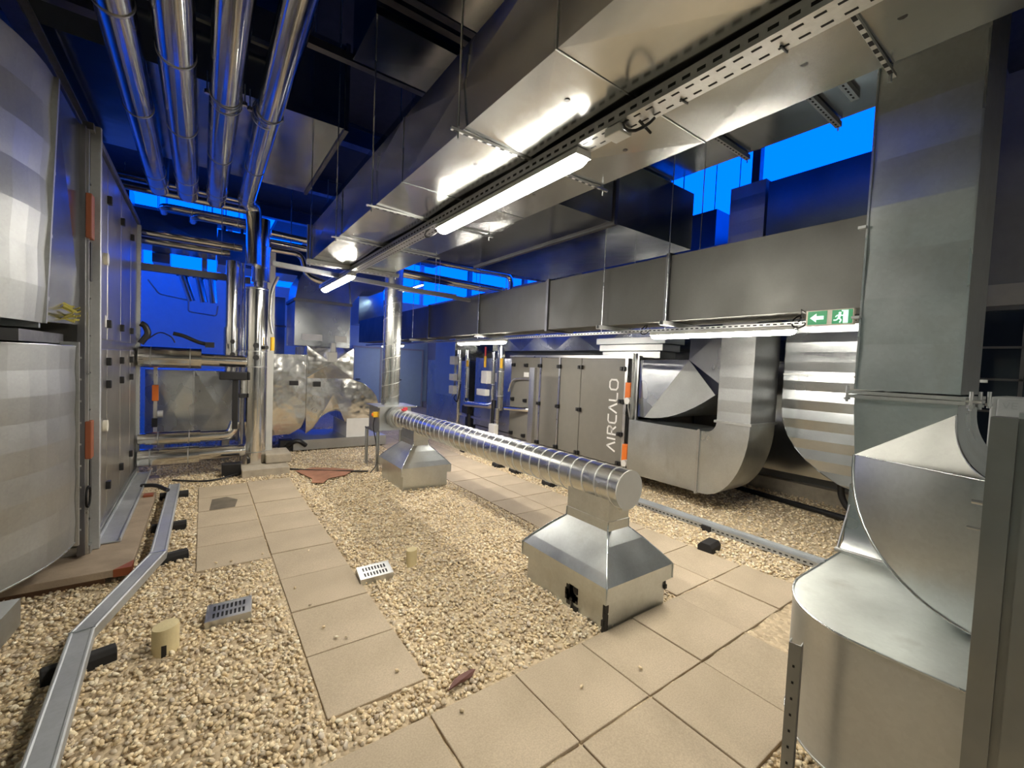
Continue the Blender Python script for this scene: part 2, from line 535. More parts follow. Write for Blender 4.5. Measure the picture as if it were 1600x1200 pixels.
# walkway between the gravel bed and the dark units
c_ = 0; yy = 1.78
while yy < 9.2:
    for q, (x0, x1) in enumerate(((2.86, 3.36), (3.365, 3.87))):
        if c_ == 0 and q == 0: x0 = 2.9
        slab(x0, x1, yy, yy + .5, 'sandy walkway slab before the dark units, %s column, %s from the hood' % (('left', 'right')[q], (ORD + ['thirteenth', 'fourteenth', 'fifteenth', 'sixteenth'])[c_]), 'walkway slabs', rnd.uniform(-.003, .003))
    yy += .502; c_ += 1
WALK_END = yy
slab(3.395, 3.9, 1.272, 1.775, 'sandy slab in the corner between walkway and foreground paving', 'walkway slabs')

# ---------------------------------------------------------------- gravel (one object: bed surface and loose stones)
rg = np.random.default_rng(3)


def ico():
    p = (1 + 5 ** .5) / 2
    v = np.array([(-1, p, 0), (1, p, 0), (-1, -p, 0), (1, -p, 0), (0, -1, p), (0, 1, p), (0, -1, -p), (0, 1, -p), (p, 0, -1), (p, 0, 1), (-p, 0, -1), (-p, 0, 1)]) / 1.9
    f = np.array([(0, 11, 5), (0, 5, 1), (0, 1, 7), (0, 7, 10), (0, 10, 11), (1, 5, 9), (5, 11, 4), (11, 10, 2), (10, 7, 6), (7, 1, 8), (3, 9, 4), (3, 4, 2), (3, 2, 6), (3, 6, 8), (3, 8, 9), (4, 9, 5), (2, 4, 11), (6, 2, 10), (8, 6, 7), (9, 8, 1)])
    return v, f


def gravel():
    regions = [(-2.6, 2.9, .55, 4.2, 2300, .0085, .0175), (-2.6, 2.9, 4.2, 8.5, 1300, .010, .019), (3.86, 4.5, .8, 7.0, 1500, .010, .018),
               (4.5, 6.9, .6, 4.2, 700, .011, .02), (-.6, 3.0, 8.5, 11, 220, .015, .025), (1.2, 2.9, .1, .78, 2300, .0085, .0175)]
    R3 = np.array([right, down, fwd])
    P = []; SZ = []
    for (x0, x1, y0, y1, den, a, b) in regions:
        n = int((x1 - x0) * (y1 - y0) * den)
        p = np.c_[rg.uniform(x0, x1, n), rg.uniform(y0, y1, n), np.zeros(n)]
        s_ = a + (b - a) * rg.beta(1.5, 2.2, n)
        c = (p - np.array([0, 0, 1.66])) @ R3.T
        u = 667.84 * c[:, 0] / c[:, 2]; v_ = 667.84 * c[:, 1] / c[:, 2]
        ok = (c[:, 2] > .2) & (abs(u) < 900) & (abs(v_) < 720)
        for (a0, a1, b0, b1) in slabs:
            ok &= ~((p[:, 0] > a0 - .012) & (p[:, 0] < a1 + .012) & (p[:, 1] > b0 - .012) & (p[:, 1] < b1 + .012))
        for (a0, a1, b0, b1) in ((2.11, 2.72, 1.79, 2.57), (2.11, 2.72, 5.23, 6.0), (-2.5, -.45, 4.1, 7.4)):
            ok &= ~((p[:, 0] > a0) & (p[:, 0] < a1) & (p[:, 1] > b0) & (p[:, 1] < b1))
        P.append(p[ok]); SZ.append(s_[ok])
    for q in ((.62, 2.72), (.66, 2.58), (.60, 3.02), (.71, 2.55), (.86, 2.12), (.55, 3.3), (.75, 3.9), (.42, 4.02), (.2, 4.0), (1.02, 1.70), (.90, 1.2), (1.2, 1.1), (1.62, 1.5), (.1, 4.02), (2.0, 1.42)):
        P.append(np.array([[q[0], q[1], .018]])); SZ.append(np.array([.011]))
    P = np.concatenate(P); SZ = np.concatenate(SZ); n = len(P)
    V, F = ico()
    vs = V[None] * (1 + rg.uniform(-.22, .22, (n, 12, 1)))
    ax = np.c_[rg.uniform(.9, 1.45, n), rg.uniform(.75, 1.0, n), rg.uniform(.42, .75, n)]
    vs = vs * (ax * SZ[:, None])[:, None, :]
    al, be, ga = rg.uniform(0, 2 * PI, n), rg.normal(0, .45, n), rg.normal(0, .45, n)
    ca, sa, cb, sb, cg, sg = np.cos(al), np.sin(al), np.cos(be), np.sin(be), np.cos(ga), np.sin(ga)
    Rz = np.zeros((n, 3, 3)); Rz[:, 0, 0] = ca; Rz[:, 0, 1] = -sa; Rz[:, 1, 0] = sa; Rz[:, 1, 1] = ca; Rz[:, 2, 2] = 1
    Ry = np.zeros((n, 3, 3)); Ry[:, 0, 0] = cb; Ry[:, 0, 2] = sb; Ry[:, 2, 0] = -sb; Ry[:, 2, 2] = cb; Ry[:, 1, 1] = 1
    Rx = np.zeros((n, 3, 3)); Rx[:, 1, 1] = cg; Rx[:, 1, 2] = -sg; Rx[:, 2, 1] = sg; Rx[:, 2, 2] = cg; Rx[:, 0, 0] = 1
    vs = np.einsum('nij,nvj->nvi', Rz @ Ry @ Rx, vs)
    P[:, 2] += np.where(P[:, 2] == 0, rg.uniform(-.016, .003, n), -.006)
    vs = (vs + P[:, None]).reshape(-1, 3)
    fs = (F[None] + 12 * np.arange(n)[:, None, None]).reshape(-1, 3)
    # bed surface
    gx = np.arange(XL + .03, XR - .16, .12); gy = np.arange(-1.5, YB - .05, .12)
    X, Y = np.meshgrid(gx, gy); Z = -.013 + rg.normal(0, .004, X.shape)
    bv = np.c_[X.ravel(), Y.ravel(), Z.ravel()]; nx = len(gx)
    q = (np.arange(len(gy) - 1)[:, None] * nx + np.arange(nx - 1)[None]).ravel()
    bf = np.concatenate([np.c_[q, q + 1, q + nx + 1], np.c_[q, q + nx + 1, q + nx]]) + len(vs)
    nv = len(vs); ns = len(fs)
    allv = np.concatenate([vs, bv]); allf = np.concatenate([fs, bf]).astype(np.int32)
    me = bpy.data.meshes.new('gravel')
    me.vertices.add(len(allv)); me.vertices.foreach_set('co', allv.ravel().astype(np.float32))
    me.loops.add(allf.size); me.loops.foreach_set('vertex_index', allf.ravel())
    me.polygons.add(len(allf)); me.polygons.foreach_set('loop_start', np.arange(0, allf.size, 3, dtype=np.int32))
    me.materials.append(M.stone); me.materials.append(M.bed)
    mi = np.zeros(len(allf), np.int32); mi[ns:] = 1
    me.polygons.foreach_set('material_index', mi)
    me.update(calc_edges=True); me.validate()
    o = bpy.data.objects.new('gravel', me); COL.objects.link(o)
    o['kind'] = 'stuff'
    tag(o, 'loose beige crushed gravel covering the roof between the slabs', 'gravel')


gravel()

# ================================================================== HOODS, SPIRAL DUCT, FAN BOX


def rect(x0, x1, y0, y1, z): return [(x0, y0, z), (x1, y0, z), (x1, y1, z), (x0, y1, z)]


def lerp_rect(a, b, t_, g=0.0):
    q = [Vector(p).lerp(Vector(r_), t_) for p, r_ in zip(a, b)]
    c = sum(q, Vector()) / 4
    return [p + (p - c).normalized() * g for p in q]


def hood(label, x, y, sealant=True):
    t_ = thing('roof_hood', label, 'duct hood', (x, y, 0), 'pyramid hoods on the gravel')
    X = lambda a: x + a
    MB().box(x - .315, x + .315, y - .40, y + .40, -.06, .26).build('curb', M.galvd, t_)
    rim0, rim1 = rect(x - .35, x + .35, y - .435, y + .435, .185), rect(x - .35, x + .35, y - .435, y + .435, .290)
    neck = rect(x - .11, x + .11, y - .215, y + .205, .535)
    mb = MB(); mb.loft([rim0, rim1, lerp_rect(rim1, neck, .24, .010), lerp_rect(rim1, neck, .72, .012), neck], cap0=False, cap1=False)
    mb.build('flare', M.galvd, t_)
    MB().loft([neck, rect(x - .11, x + .11, y - .215, y + .205, .60), rect(x - .108, x + .108, y - .212, y + .202, .603), rect(x - .108, x + .108, y - .212, y + .202, .79)], False, False).build('neck', M.galvd, t_)
    mb = MB()
    for sx, sy, n_ in ((-1, -1, -.215), (1, -1, -.215), (-1, 1, .205), (1, 1, .205)):
        a = Vector((x + sx * .352, y + sy * .437, .19)); b = Vector((x + sx * .352, y + sy * .437, .29)); c = Vector((x + sx * .112, y + n_, .535)); d_ = Vector((x + sx * .11, y + n_, .60))
        m_ = a.lerp(b, .5)
        mb.tube([a, b, b.lerp(c, .24) + Vector((sx * .008, sy * .008, 0)), b.lerp(c, .72) + Vector((sx * .009, sy * .009, 0)), c, d_], .005, 6)
    mb.split('corner_seam', M.galv, t_, 60)
    if sealant:
        mb = MB()
        for i in range(26):
            z = rnd.uniform(-.02, .17)
            mb.obox((x - .317 + rnd.uniform(-.002, .012), y - .402 + rnd.uniform(-.002, .006), z), (rnd.uniform(.008, .018), 0, 0), (0, rnd.uniform(.006, .012), 0), (0, 0, rnd.uniform(.01, .03)))
        for i in range(16):
            mb.obox((x - .316, y - .10 + rnd.uniform(-.05, .05), rnd.uniform(0, .15)), (.003, 0, 0), (0, rnd.uniform(.012, .03), 0), (0, 0, rnd.uniform(.01, .035)))
        for i in range(6):
            mb.obox((x + .318, y - .385 + rnd.uniform(-.02, .01), .12 + rnd.uniform(-.02, .02)), (.012, 0, 0), (0, .012, 0), (0, 0, .015))
        mb.split('sealant_patch', M.sealant, t_)
    return t_


hood('galvanised pyramid hood with black sealant smears, nearest the camera under the spiral duct end', 2.415, 2.18)
hood('galvanised pyramid hood farther back in the gravel beside the fan box', 2.42, 5.61, False)


def spiral_pipe(mb, p0, p1, r, pitch, seam=.0045):
    p0, p1 = Vector(p0), Vector(p1)
    d = (p1 - p0); L = d.length; d.normalize(); n = d.orthogonal().normalized(); b = d.cross(n)
    mb.tube([p0, p1], r, 40, cap=False)
    N = int(L / pitch * 22); secs = []
    for i in range(N + 1):
        s_ = i / 22 * pitch; a = 2 * PI * i / 22
        u = math.cos(a) * n + math.sin(a) * b
        c = p0 + d * min(s_, L)
        secs.append([c + u * (r - .001) - d * .006, c + u * (r + seam) - d * .004, c + u * (r + seam) + d * .004, c + u * (r - .001) + d * .006])
    mb.loft(secs, mi=1)


t_ = thing('spiral_duct', 'long horizontal spiral-seam round duct resting on the two pyramid hoods', 'duct', (2.42, 1.9, .835))
mb = MB(); spiral_pipe(mb, (2.42, 1.895, .835), (2.42, 6.36, .81), .137, .125); mb.build('pipe', [M.spiral, M.seam], t_, 30)
o = MB().tube([(2.42, 1.89, .835), (2.42, 1.899, .835)], .139, 40).build('end_cap', M.greypl, t_, 30); o['label'] = 'flat grey end cap'
mb = MB(); mb.ring((2.42, 3.1, .828), (0, 1, 0), .136, .1415, .006, 40); mb.build('coupling_ring', M.galvm, t_, 30)
mb = MB(); mb.ring((2.42, 6.27, .811), (0, 1, 0), .136, .165, .05, 40); mb.build('flexible_collar', M.galvm, t_, 30)
mb = MB(); mb.box(2.37, 2.43, 5.96, 6.02, .947, .968); mb.box(2.45, 2.5, 6.1, 6.15, .94, .975); mb.split('red_tape', M.red, t_)

t_ = thing('fan_box', 'galvanised fan box on a strut stand at the foot of the vertical spiral duct', 'fan box', (2.42, 6.62, 0))
MB().box(2.17, 2.67, 6.37, 6.87, .60, .955).build('casing', M.galvm, t_, bevel=.004)
MB().box(2.13, 2.75, 6.33, 6.90, .955, .972).build('lid', M.galvm, t_, bevel=.002)
sw = MB().box(2.10, 2.17, 6.44, 6.50, .80, .88).build('switch', M.yellow, t_, bevel=.006)
MB().tube([(2.085, 6.47, .84), (2.10, 6.47, .84)], .022, 12).build('switch_knob', M.orange, sw, 40)
MB().tube([(2.13, 6.47, .80), (2.10, 6.45, .66), (2.14, 6.42, .45), (2.13, 6.30, .10), (2.0, 6.2, .02)], .008, 8, fillet=.08).build('cable', M.black, t_, 40)
for (x, y) in ((2.14, 6.35), (2.70, 6.35), (2.14, 6.88), (2.70, 6.88)):
    mb = MB(); mb.channel((x, y, -.03), (x, y, .60), .041, .041, (0, -1, 0))
    mb.slots((x, y + .0, .0), (x, y + .0, .58), .06, .028, .012, (0, 1, 0)); mb.build('stand_leg', [M.strut, M.slot], t_)
mb = MB(); mb.channel((2.14, 6.33, .578), (2.14, 6.90, .578), .041, .03); mb.channel((2.70, 6.33, .578), (2.70, 6.90, .578), .041, .03); mb.channel((2.12, 6.35, .09), (2.72, 6.35, .09), .041, .03); mb.split('stand_rail', M.strut, t_)

t_ = thing('spiral_riser', 'vertical spiral-seam round duct rising from the fan box to the roof', 'duct', (2.42, 6.62, .97))
mb = MB(); spiral_pipe(mb, (2.42, 6.62, .972), (2.42, 6.62, 4.9), .138, .21); mb.build('pipe', [M.spiral, M.seam], t_, 30)
mb = MB(); mb.ring((2.42, 6.62, 1.04), (0, 0, 1), .136, .142, .05, 40); mb.obox((2.36, 6.48, 1.10), (.012, 0, 0), (0, .012, 0), (0, 0, .02)); mb.build('collar', M.galv, t_, 30)

# ================================================================== SMALL GROUND ITEMS


def drain(label, x, y, a, dz=0):
    t_ = thing('roof_drain', label, 'roof drain', (x, y, 0), 'drain grates in the gravel')
    t_.rotation_euler = (math.radians(5), math.radians(-3), a)
    W, D, z = .115, .085, .035 + dz
    fr = MB(); fr.box(x - W, x + W, y - D, y + D, -.06, z - .006); fr.build('drain_body', M.black, t_)
    mb = MB(); xs = []
    # perforated top plate: 2 rows of 8 slots
    yb = [-D, -.062, -.012, .012, .062, D]
    n = 8; x0, x1 = -W + .025, W - .025; pw = (x1 - x0) / n
    cuts = [-W, x0]
    for i in range(n): cuts += [x0 + pw * i + pw * .22, x0 + pw * i + pw * .78]
    cuts += [W]
    for yi in range(5):
        ya, yc = yb[yi], yb[yi + 1]
        if yi in (1, 3):
            solid = [(-W, cuts[2])] + [(cuts[3 + 2 * i], cuts[4 + 2 * i]) for i in range(n - 1)] + [(cuts[3 + 2 * (n - 1)], W)]
            for a_, b_ in solid: mb.box(x + a_, x + b_, y + ya, y + yc, z - .004, z)
        else: mb.box(x - W, x + W, y + ya, y + yc, z - .004, z)
    mb.box(x - W - .006, x - W, y - D - .006, y + D + .006, -.01, z + .002); mb.box(x + W, x + W + .006, y - D - .006, y + D + .006, -.01, z + .002)
    mb.box(x - W, x + W, y - D - .006, y - D, -.01, z + .002); mb.box(x - W, x + W, y + D, y + D + .006, -.01, z + .002)
    mb.build('grate', M.grate, t_)
    return t_


drain('slotted steel drain grate in the left gravel, by the bigger cream pipe stub', .155, 3.17, math.radians(-6), .012)
drain('slotted steel drain grate at the right edge of the narrow slab path', 1.095, 3.21, math.radians(-6), .012)


def stub(label, x, y, r, h, tilt):
    t_ = thing('vent_stub', label, 'pipe stub', (x, y, 0), 'cream pipe stubs in the gravel')
    mb = MB(); n = 20
    secs = []
    for k_, (zz, rr) in enumerate(((-.05, r), (h * .9, r), (h, r * .97), (h + .004, r * .6))):
        secs.append([(x + rr * math.cos(2 * PI * i / n), y + rr * math.sin(2 * PI * i / n), zz + (tilt * math.cos(2 * PI * i / n) * rr if k_ else 0)) for i in range(n)])
    mb.loft(secs); mb.build('sleeve', M.stubm, t_, 50)
    if r > .05: MB().box(x - r * .25, x + r * .12, y - r * 1.03, y - r * .9, -.02, h * .38).build('dark_mark', M.black, t_)
    return t_


stub('bigger cream capped pipe stub standing in the left gravel near the drain', -.152, 2.985, .062, .135, .12)
stub('smaller cream capped pipe stub standing in the middle gravel', 1.41, 3.25, .044, .125, .1)

t_ = MB()
pts = [(1.10, 6.78), (1.35, 6.86), (1.6, 6.70), (1.85, 6.50), (1.66, 6.22), (1.42, 6.14), (1.30, 5.96), (1.18, 6.03), (1.22, 6.22)]
t_.prism([(x, y, .012 + .004 * ((i * 7) % 3)) for i, (x, y) in enumerate(pts)], (0, 0, .006))
tag(t_.build('membrane_offcut', M.redsheet), 'ragged reddish membrane offcut lying on the gravel', 'offcut')
mb = MB(); prof = [(1.02, 1.845), (1.07, 1.875), (1.13, 1.905), (1.19, 1.905), (1.205, 1.885), (1.17, 1.865), (1.10, 1.85)]
mb.loft([[(x, y, .01 + .02 * math.sin(i * 1.3) ** 2) for i, (x, y) in enumerate(prof)], [(x, y, .014 + .02 * math.sin(i * 1.3) ** 2) for i, (x, y) in enumerate(prof)]])
tag(mb.build('dry_leaf', M.leaf), 'dark curled dry leaf on the gravel near the foreground slabs', 'leaf')

# floor channel on the left with its rubber feet
t_ = thing('cable_channel', 'closed galvanised cable channel running bent along the left gravel', 'cable channel', (-.45, 3.2, 0))
cp = [Vector(p) for p in ((-.44, 1.2, .12), (-.475, 2.2, .12), (-.52, 3.19, .12), (-.265, 4.18, .12), (-.255, 6.3, .12))]
mb = MB(); secs = []
for i, p in enumerate(cp):
    d = (cp[min(i + 1, 4)] - cp[max(i - 1, 0)]); d.z = 0; d.normalize(); sd = Vector((d.y, -d.x, 0))
    secs.append([p + sd * a + Vector((0, 0, b)) for a, b in ((-.052, -.06), (.052, -.06), (.052, -.006), (.046, 0), (.040, 0), (.034, -.004), (-.034, -.004), (-.040, 0), (-.046, 0), (-.052, -.006))])
mb.loft(secs); mb.build('channel_body', M.rail, t_)
mb = MB()
for i in (1, 2, 3):
    p = cp[i] if i > 1 else Vector((-.47, 2.05, .12))
    mb.obox(p + Vector((0, 0, .0005)), (.053, .006, 0), (-.0006, .004, 0), (0, 0, .002))
mb.split('lid_joint', M.galvd, t_)


def foot(label, c, ang, L=.22, W=.075, H=.062, group='black rubber feet'):
    t_ = MB(); ca, sa = math.cos(ang), math.sin(ang)
    d = Vector((ca, sa, 0)); s_ = Vector((-sa, ca, 0)); c = Vector((c[0], c[1], 0))
    prof = [(-W / 2, -.03), (W / 2, -.03), (W / 2, H * .55), (W * .32, H), (-W * .32, H), (-W / 2, H * .55)]
    t_.loft([[c + d * (-L / 2) + s_ * a + Vector((0, 0, b)) for a, b in prof], [c + d * (L / 2) + s_ * a + Vector((0, 0, b)) for a, b in prof]])
    return tag(t_.build('rubber_foot', M.rubber, bevel=.006), label, 'support foot', group)


foot('black rubber foot under the near bend of the left cable channel', (-.50, 3.02), .25, .28)
foot('black rubber foot under the far bend of the left cable channel', (-.21, 4.27), .25, .26)
foot('black rubber foot under the left cable channel midway along its straight part', (-.24, 5.05), .05, .26)
foot('black rubber foot under the far end of the left cable channel', (-.25, 6.15), .05, .26)
for i, (x, y) in enumerate(((3.95, 2.12), (4.03, 4.55), (4.02, 5.35), (3.98, 5.78), (4.10, 7.1))):
    foot('black rubber block at the walkway edge before the dark units, %s from the camera' % ORD[i], (x, y), 1.5 if i else .1, .2, .14, .075, 'rubber blocks by the walkway')

# perforated rail on the floor before the dark units
t_ = thing('floor_tray', 'perforated galvanised cable tray on the floor along the right walkway', 'cable tray', (4.45, 3, 0))
mb = MB(); mb.box(4.40, 4.50, .9, 3.8, .05, .054); mb.box(4.396, 4.40, .9, 3.8, .0, .054); mb.box(4.50, 4.504, .9, 3.8, .0, .075)
mb.slots((4.395, .9, .027), (4.395, 3.8, .027), .05, .026, .012, (-1, 0, 0)); mb.build('tray', [M.rail, M.slot], t_)
for y in (1.2, 2.4, 3.5): MB().box(4.37, 4.52, y - .05, y + .05, -.03, .048).build('tray_foot', M.rubber, t_)

mb = MB(); mb.tube([(-.3, 6.9, .02), (.1, 6.6, .02), (.5, 6.98, .03)], .012, 8, fillet=.3); tag(mb.build('floor_cable', M.black, None, 40), 'thin black cable on the gravel left of the pipe plinth', 'cable')
mb = MB(); mb.tube([(1.0, 6.95, .02), (1.5, 6.55, .02), (2.0, 6.3, .02)], .012, 8, fillet=.3); tag(mb.build('floor_cable', M.black, None, 40), 'thin black cable on the gravel leading to the fan box stand', 'cable')

# ================================================================== OVERHEAD: BIG DUCT, TRAYS, LAMPS
t_ = thing('overhead_duct', 'big shiny rectangular ceiling duct running over the gravel, cable tray below', 'duct', (1.39, 2, 2.72))
mb = MB(); mb.duct(.94, 1.84, -2.964, 5.22, 2.72, 3.09, 'y', 6, .012)
mb.build('casing', M.galvdk, t_)
mb = MB()
for y in (-.236, 1.128, 2.492, 3.856): mb.box(.936, 1.844, y - .003, y + .003, 2.717, 3.094)
mb.split('joint_seam', M.galv, t_)
MB().frame(.94, 1.84, 5.19, 5.22, 2.72, 3.09, 'y', .03).build('end_flange', M.strut, t_)
mb = MB()
for y in (.3, .55, 1.3, 2.0): mb.cyl((1.15, y, 2.722), (1.15, y, 2.714), .012, 8); mb.cyl((1.62, y + .1, 2.722), (1.62, y + .1, 2.714), .012, 8)
mb.split('rivet', M.black, t_)


def trapeze(label, x0, x1, y, z, top, group='trapeze hangers', sz=.041, ext=.1):
    t_ = thing('trapeze_hanger', label, 'hanger', (x0, y, z), group)
    mb = MB(); mb.channel((x0 - ext, y, z - sz), (x1 + ext, y, z - sz), sz, sz - .002)
    mb.slots((x0 - ext, y, z - sz), (x1 + ext, y, z - sz), .05, .026, .012, (0, 0, -1)); mb.build('strut', [M.strut, M.slot], t_)
    for x in (x0 - ext * .4, x1 + ext * .4): MB().cyl((x, y, z - sz - .03), (x, y, top), .005, 6).build('threaded_rod', M.galv, t_, 60)
    return t_


for y, n_ in ((.48, 'nearest the camera'), (1.76, 'just before the long middle lamp'), (2.98, 'past the long middle lamp'), (3.95, 'second from its far end'), (5.05, 'at its far end')):
    trapeze('slim hanger strut and rods holding the big ceiling duct, ' + n_, .94, 1.84, y, 2.715, ZC, 'hangers of the big ceiling duct', .014 if y < 5 else .041, .06)

t_ = thing('overhead_tray', 'slotted cable tray under the big ceiling duct carrying the lamps', 'cable tray', (1.37, 2, 2.63))
mb = MB(); mb.box(1.325, 1.415, -2.8, 6.6, 2.650, 2.653); mb.box(1.322, 1.325, -2.8, 6.6, 2.650, 2.70); mb.box(1.415, 1.418, -2.8, 6.6, 2.650, 2.70)
for x in (1.345, 1.395): mb.slots((x, -1.5, 2.65), (x, 6.5, 2.65), .055, .03, .009, (0, 0, -1))
mb.slots((1.4185, -1.5, 2.672), (1.4185, 6.5, 2.672), .055, .03, .011, (1, 0, 0)); mb.slots((1.3215, -1.5, 2.672), (1.3215, 6.5, 2.672), .055, .03, .011, (-1, 0, 0))
mb.build('tray', [M.strut, M.slot], t_)
mb = MB()
for k_ in range(3): mb.tube([(1.34 + .025 * k_, -1.8, 2.665), (1.345 + .022 * k_, 2, 2.666), (1.34 + .026 * k_, 6.5, 2.664)], .008, 6)
mb.build('cable', M.black, t_, 60)
o = MB().box(1.325, 1.40, 1.18, 1.26, 2.615, 2.648).build('junction_box', M.greypl, t_, bevel=.004)
mb = MB()
for y in (1.12, 2.95): mb.tube([(1.37, y, 2.64)] + [(1.37 + .0 + .07 * math.cos(a), y + .05 * math.sin(a), 2.62 + .05 * math.sin(a * 1.3)) for a in np.linspace(0, 5.2, 12)], .006, 6)
for y in (.95, .62): mb.tube([(1.418, y, 2.70), (1.424, y, 2.648), (1.38, y, 2.646)], .0035, 6)
mb.split('cable_loop', M.black, t_, 60)


def lamp(label, x, y0, y1, z, mat=None, r=.045, hang=0):
    t_ = thing('batten_lamp', label, 'lamp', (x, (y0 + y1) / 2, z), 'tube lamps')
    n = 14
    prof = lambda rr: [(x + rr * math.cos(PI + PI * i / n), z + rr * .8 * math.sin(PI + PI * i / n)) for i in range(n + 1)]
    MB().prism([(x - r * 1.06, y0 + .0, z), (x + r * 1.06, y0 + .0, z), (x + r * .9, y0 + .0, z + .03), (x - r * .9, y0 + .0, z + .03)], (0, y1 - y0, 0)).build('lamp_housing', M.greypl, t_)
    L = y1 - y0
    if hang:
        for y in (y0 + .2, y1 - .2): MB().cyl((x, y, z + .028), (x, y, ZC), .005, 6).build('hanger_wire', M.galv, t_, 60)
    secs = []
    for q, s_ in ((0, .35), (.012, .8), (.04, 1), (L - .04, 1), (L - .012, .8), (L, .35)):
        secs.append([(a, y0 + q, b) for a, b in prof(r * s_)])
    MB().loft(secs).build('diffuser', mat or M.lamp, t_, 60)
    return t_


lamp('long glowing tube lamp under the middle of the big ceiling duct', 1.37, 1.42, 2.84, 2.615)
lamp('glowing tube lamp under the far end of the big ceiling duct', 1.34, 5.0, 6.35, 2.60)
lamp('tube lamp under the big ceiling duct, behind the camera position', 1.37, -2.6, -1.2, 2.615)
lamp('long glowing tube lamp below the grey duct, next to the exit sign', 3.64, 1.39, 2.67, 2.03)
lamp('glowing tube lamp below the grey duct, above the pipe rack', 3.64, 5.25, 6.66, 2.03)
lamp('distant glowing tube lamp at the far end of the grey duct', 3.64, 9.3, 10.6, 2.03, M.lampdim)
lamp('small distant tube lamp by the rear doors', 5.2, 13.6, 14.6, 2.35, M.lampdim, hang=1)
lamp('thin bluish tube lamp high in the blue background beyond the ceiling duct', 4.3, 9.8, 11.3, 3.55, M.lampf, .03, hang=1)

t_ = thing('grey_duct', 'long matt grey rectangular duct crossing the room above the dark units', 'duct', (3.65, 5, 2.14))
mb = MB(); mb.duct(3.45, 3.86, .62, 12.0, 2.14, 2.735, 'y', 7, .003); mb.build('casing', M.greyd, t_)
for y in (2.39, 4.08, 5.71, 7.53, 9.41): MB().frame(3.45, 3.86, y - .02, y + .02, 2.14, 2.735, 'y', .022).build('joint_flange', M.steeld, t_)
for y, n_ in ((2.37, 'nearest the exit sign'), (3.14, 'between the first two flanges'), (5.66, 'above the pipe rack'), (8.2, 'near the vertical spiral duct')):
    trapeze('strut hanger under the grey duct, ' + n_, 3.45, 3.86, y, 2.137, {2.37: 3.715, 3.14: 3.015}.get(y, ZC - .004), 'hangers of the grey duct')
t_ = thing('lamp_tray', 'narrow cable tray under the grey duct carrying its tube lamps', 'cable tray', (3.64, 4, 2.09))
mb = MB(); mb.box(3.61, 3.67, 1.0, 11.9, 2.064, 2.067); mb.box(3.607, 3.61, 1.0, 11.9, 2.064, 2.09); mb.box(3.67, 3.673, 1.0, 11.9, 2.064, 2.09)
mb.slots((3.6065, 1.0, 2.078), (3.6065, 11.9, 2.078), .05, .028, .01, (-1, 0, 0)); mb.slots((3.64, 1.0, 2.064), (3.64, 11.9, 2.064), .05, .028, .01, (0, 0, -1)); mb.build('tray', [M.strut, M.slot], t_)
mb = MB()
for y in (1.36, 2.74): mb.tube([(3.62, y, 2.10)] + [(3.62 + .03 * math.cos(a), y + .05 * math.sin(a), 2.09 + .05 * math.cos(a)) for a in np.linspace(0, 5, 10)], .006, 6)
mb.split('cable_loop', M.black, t_, 60)

# exit sign (arrow field and running figure field)
ex = 3.90
t_ = thing('exit_sign', 'lit green exit sign with arrow and running figure beside the tall duct', 'exit sign', (ex, 1.265, 2.09))
MB().box(ex, ex + .05, 1.10, 1.43, 2.085, 2.212).build('housing', M.cream, t_, bevel=.004)
MB().box(ex - .003, ex, 1.278, 1.414, 2.093, 2.204).build('sign_face', M.green, t_)
MB().box(ex - .003, ex, 1.108, 1.243, 2.093, 2.204).build('sign_face', M.green, t_)
F = lambda pts: [(ex - .004, y, z) for y, z in pts]
mb = MB()
mb.prism(F([(1.398, 2.148), (1.352, 2.185), (1.352, 2.163), (1.300, 2.163), (1.300, 2.133), (1.352, 2.133), (1.352, 2.111)]), (-.001, 0, 0))
mb.build('arrow', M.picto, t_)
mb = MB()
# door opening and running figure
mb.prism(F([(1.180, 2.200), (1.135, 2.200), (1.135, 2.096), (1.146, 2.096), (1.146, 2.190), (1.180, 2.190)]), (-.001, 0, 0))
mb.prism(F([(1.146, 2.19), (1.168, 2.19), (1.168, 2.096), (1.146, 2.096)]), (-.0008, 0, 0))
cy, cz = 1.190, 2.178
mb.prism(F([(cy + .010 * math.cos(a), cz + .010 * math.sin(a)) for a in np.linspace(0, 2 * PI, 14)[:-1]]), (-.001, 0, 0))


def limb(a, b, wd):
    a, b = Vector(a), Vector(b); d = (b - a).normalized(); n = Vector((-d.y, d.x)) * wd
    mb.prism(F([tuple(a + n), tuple(b + n), tuple(b - n), tuple(a - n)]), (-.001, 0, 0))


limb((1.190, 2.168), (1.196, 2.138), .009)
limb((1.196, 2.138), (1.180, 2.122), .005); limb((1.180, 2.122), (1.190, 2.100), .005)
limb((1.197, 2.138), (1.212, 2.122), .005); limb((1.212, 2.122), (1.232, 2.122), .005)
limb((1.190, 2.165), (1.172, 2.155), .004); limb((1.172, 2.155), (1.164, 2.166), .004)
limb((1.192, 2.165), (1.212, 2.158), .004); limb((1.212, 2.158), (1.218, 2.146), .004)
mb.build('running_figure', M.picto, t_)
mb = MB(); mb.cyl((ex + .03, 1.10, 2.155), (ex + .03, .82, 2.155), .012, 8); mb.tube([(ex + .02, 1.44, 2.2), (ex, 1.47, 2.23), (ex + .02, 1.46, 2.16), (ex + .04, 1.5, 2.13)], .007, 6); mb.build('sign_bracket', M.black, t_, 60)

t_.location = (3.42, 1.111, 2.038); t_.scale = (.83, .83, .82)

# ================================================================== OVERHEAD CROSS DUCTS


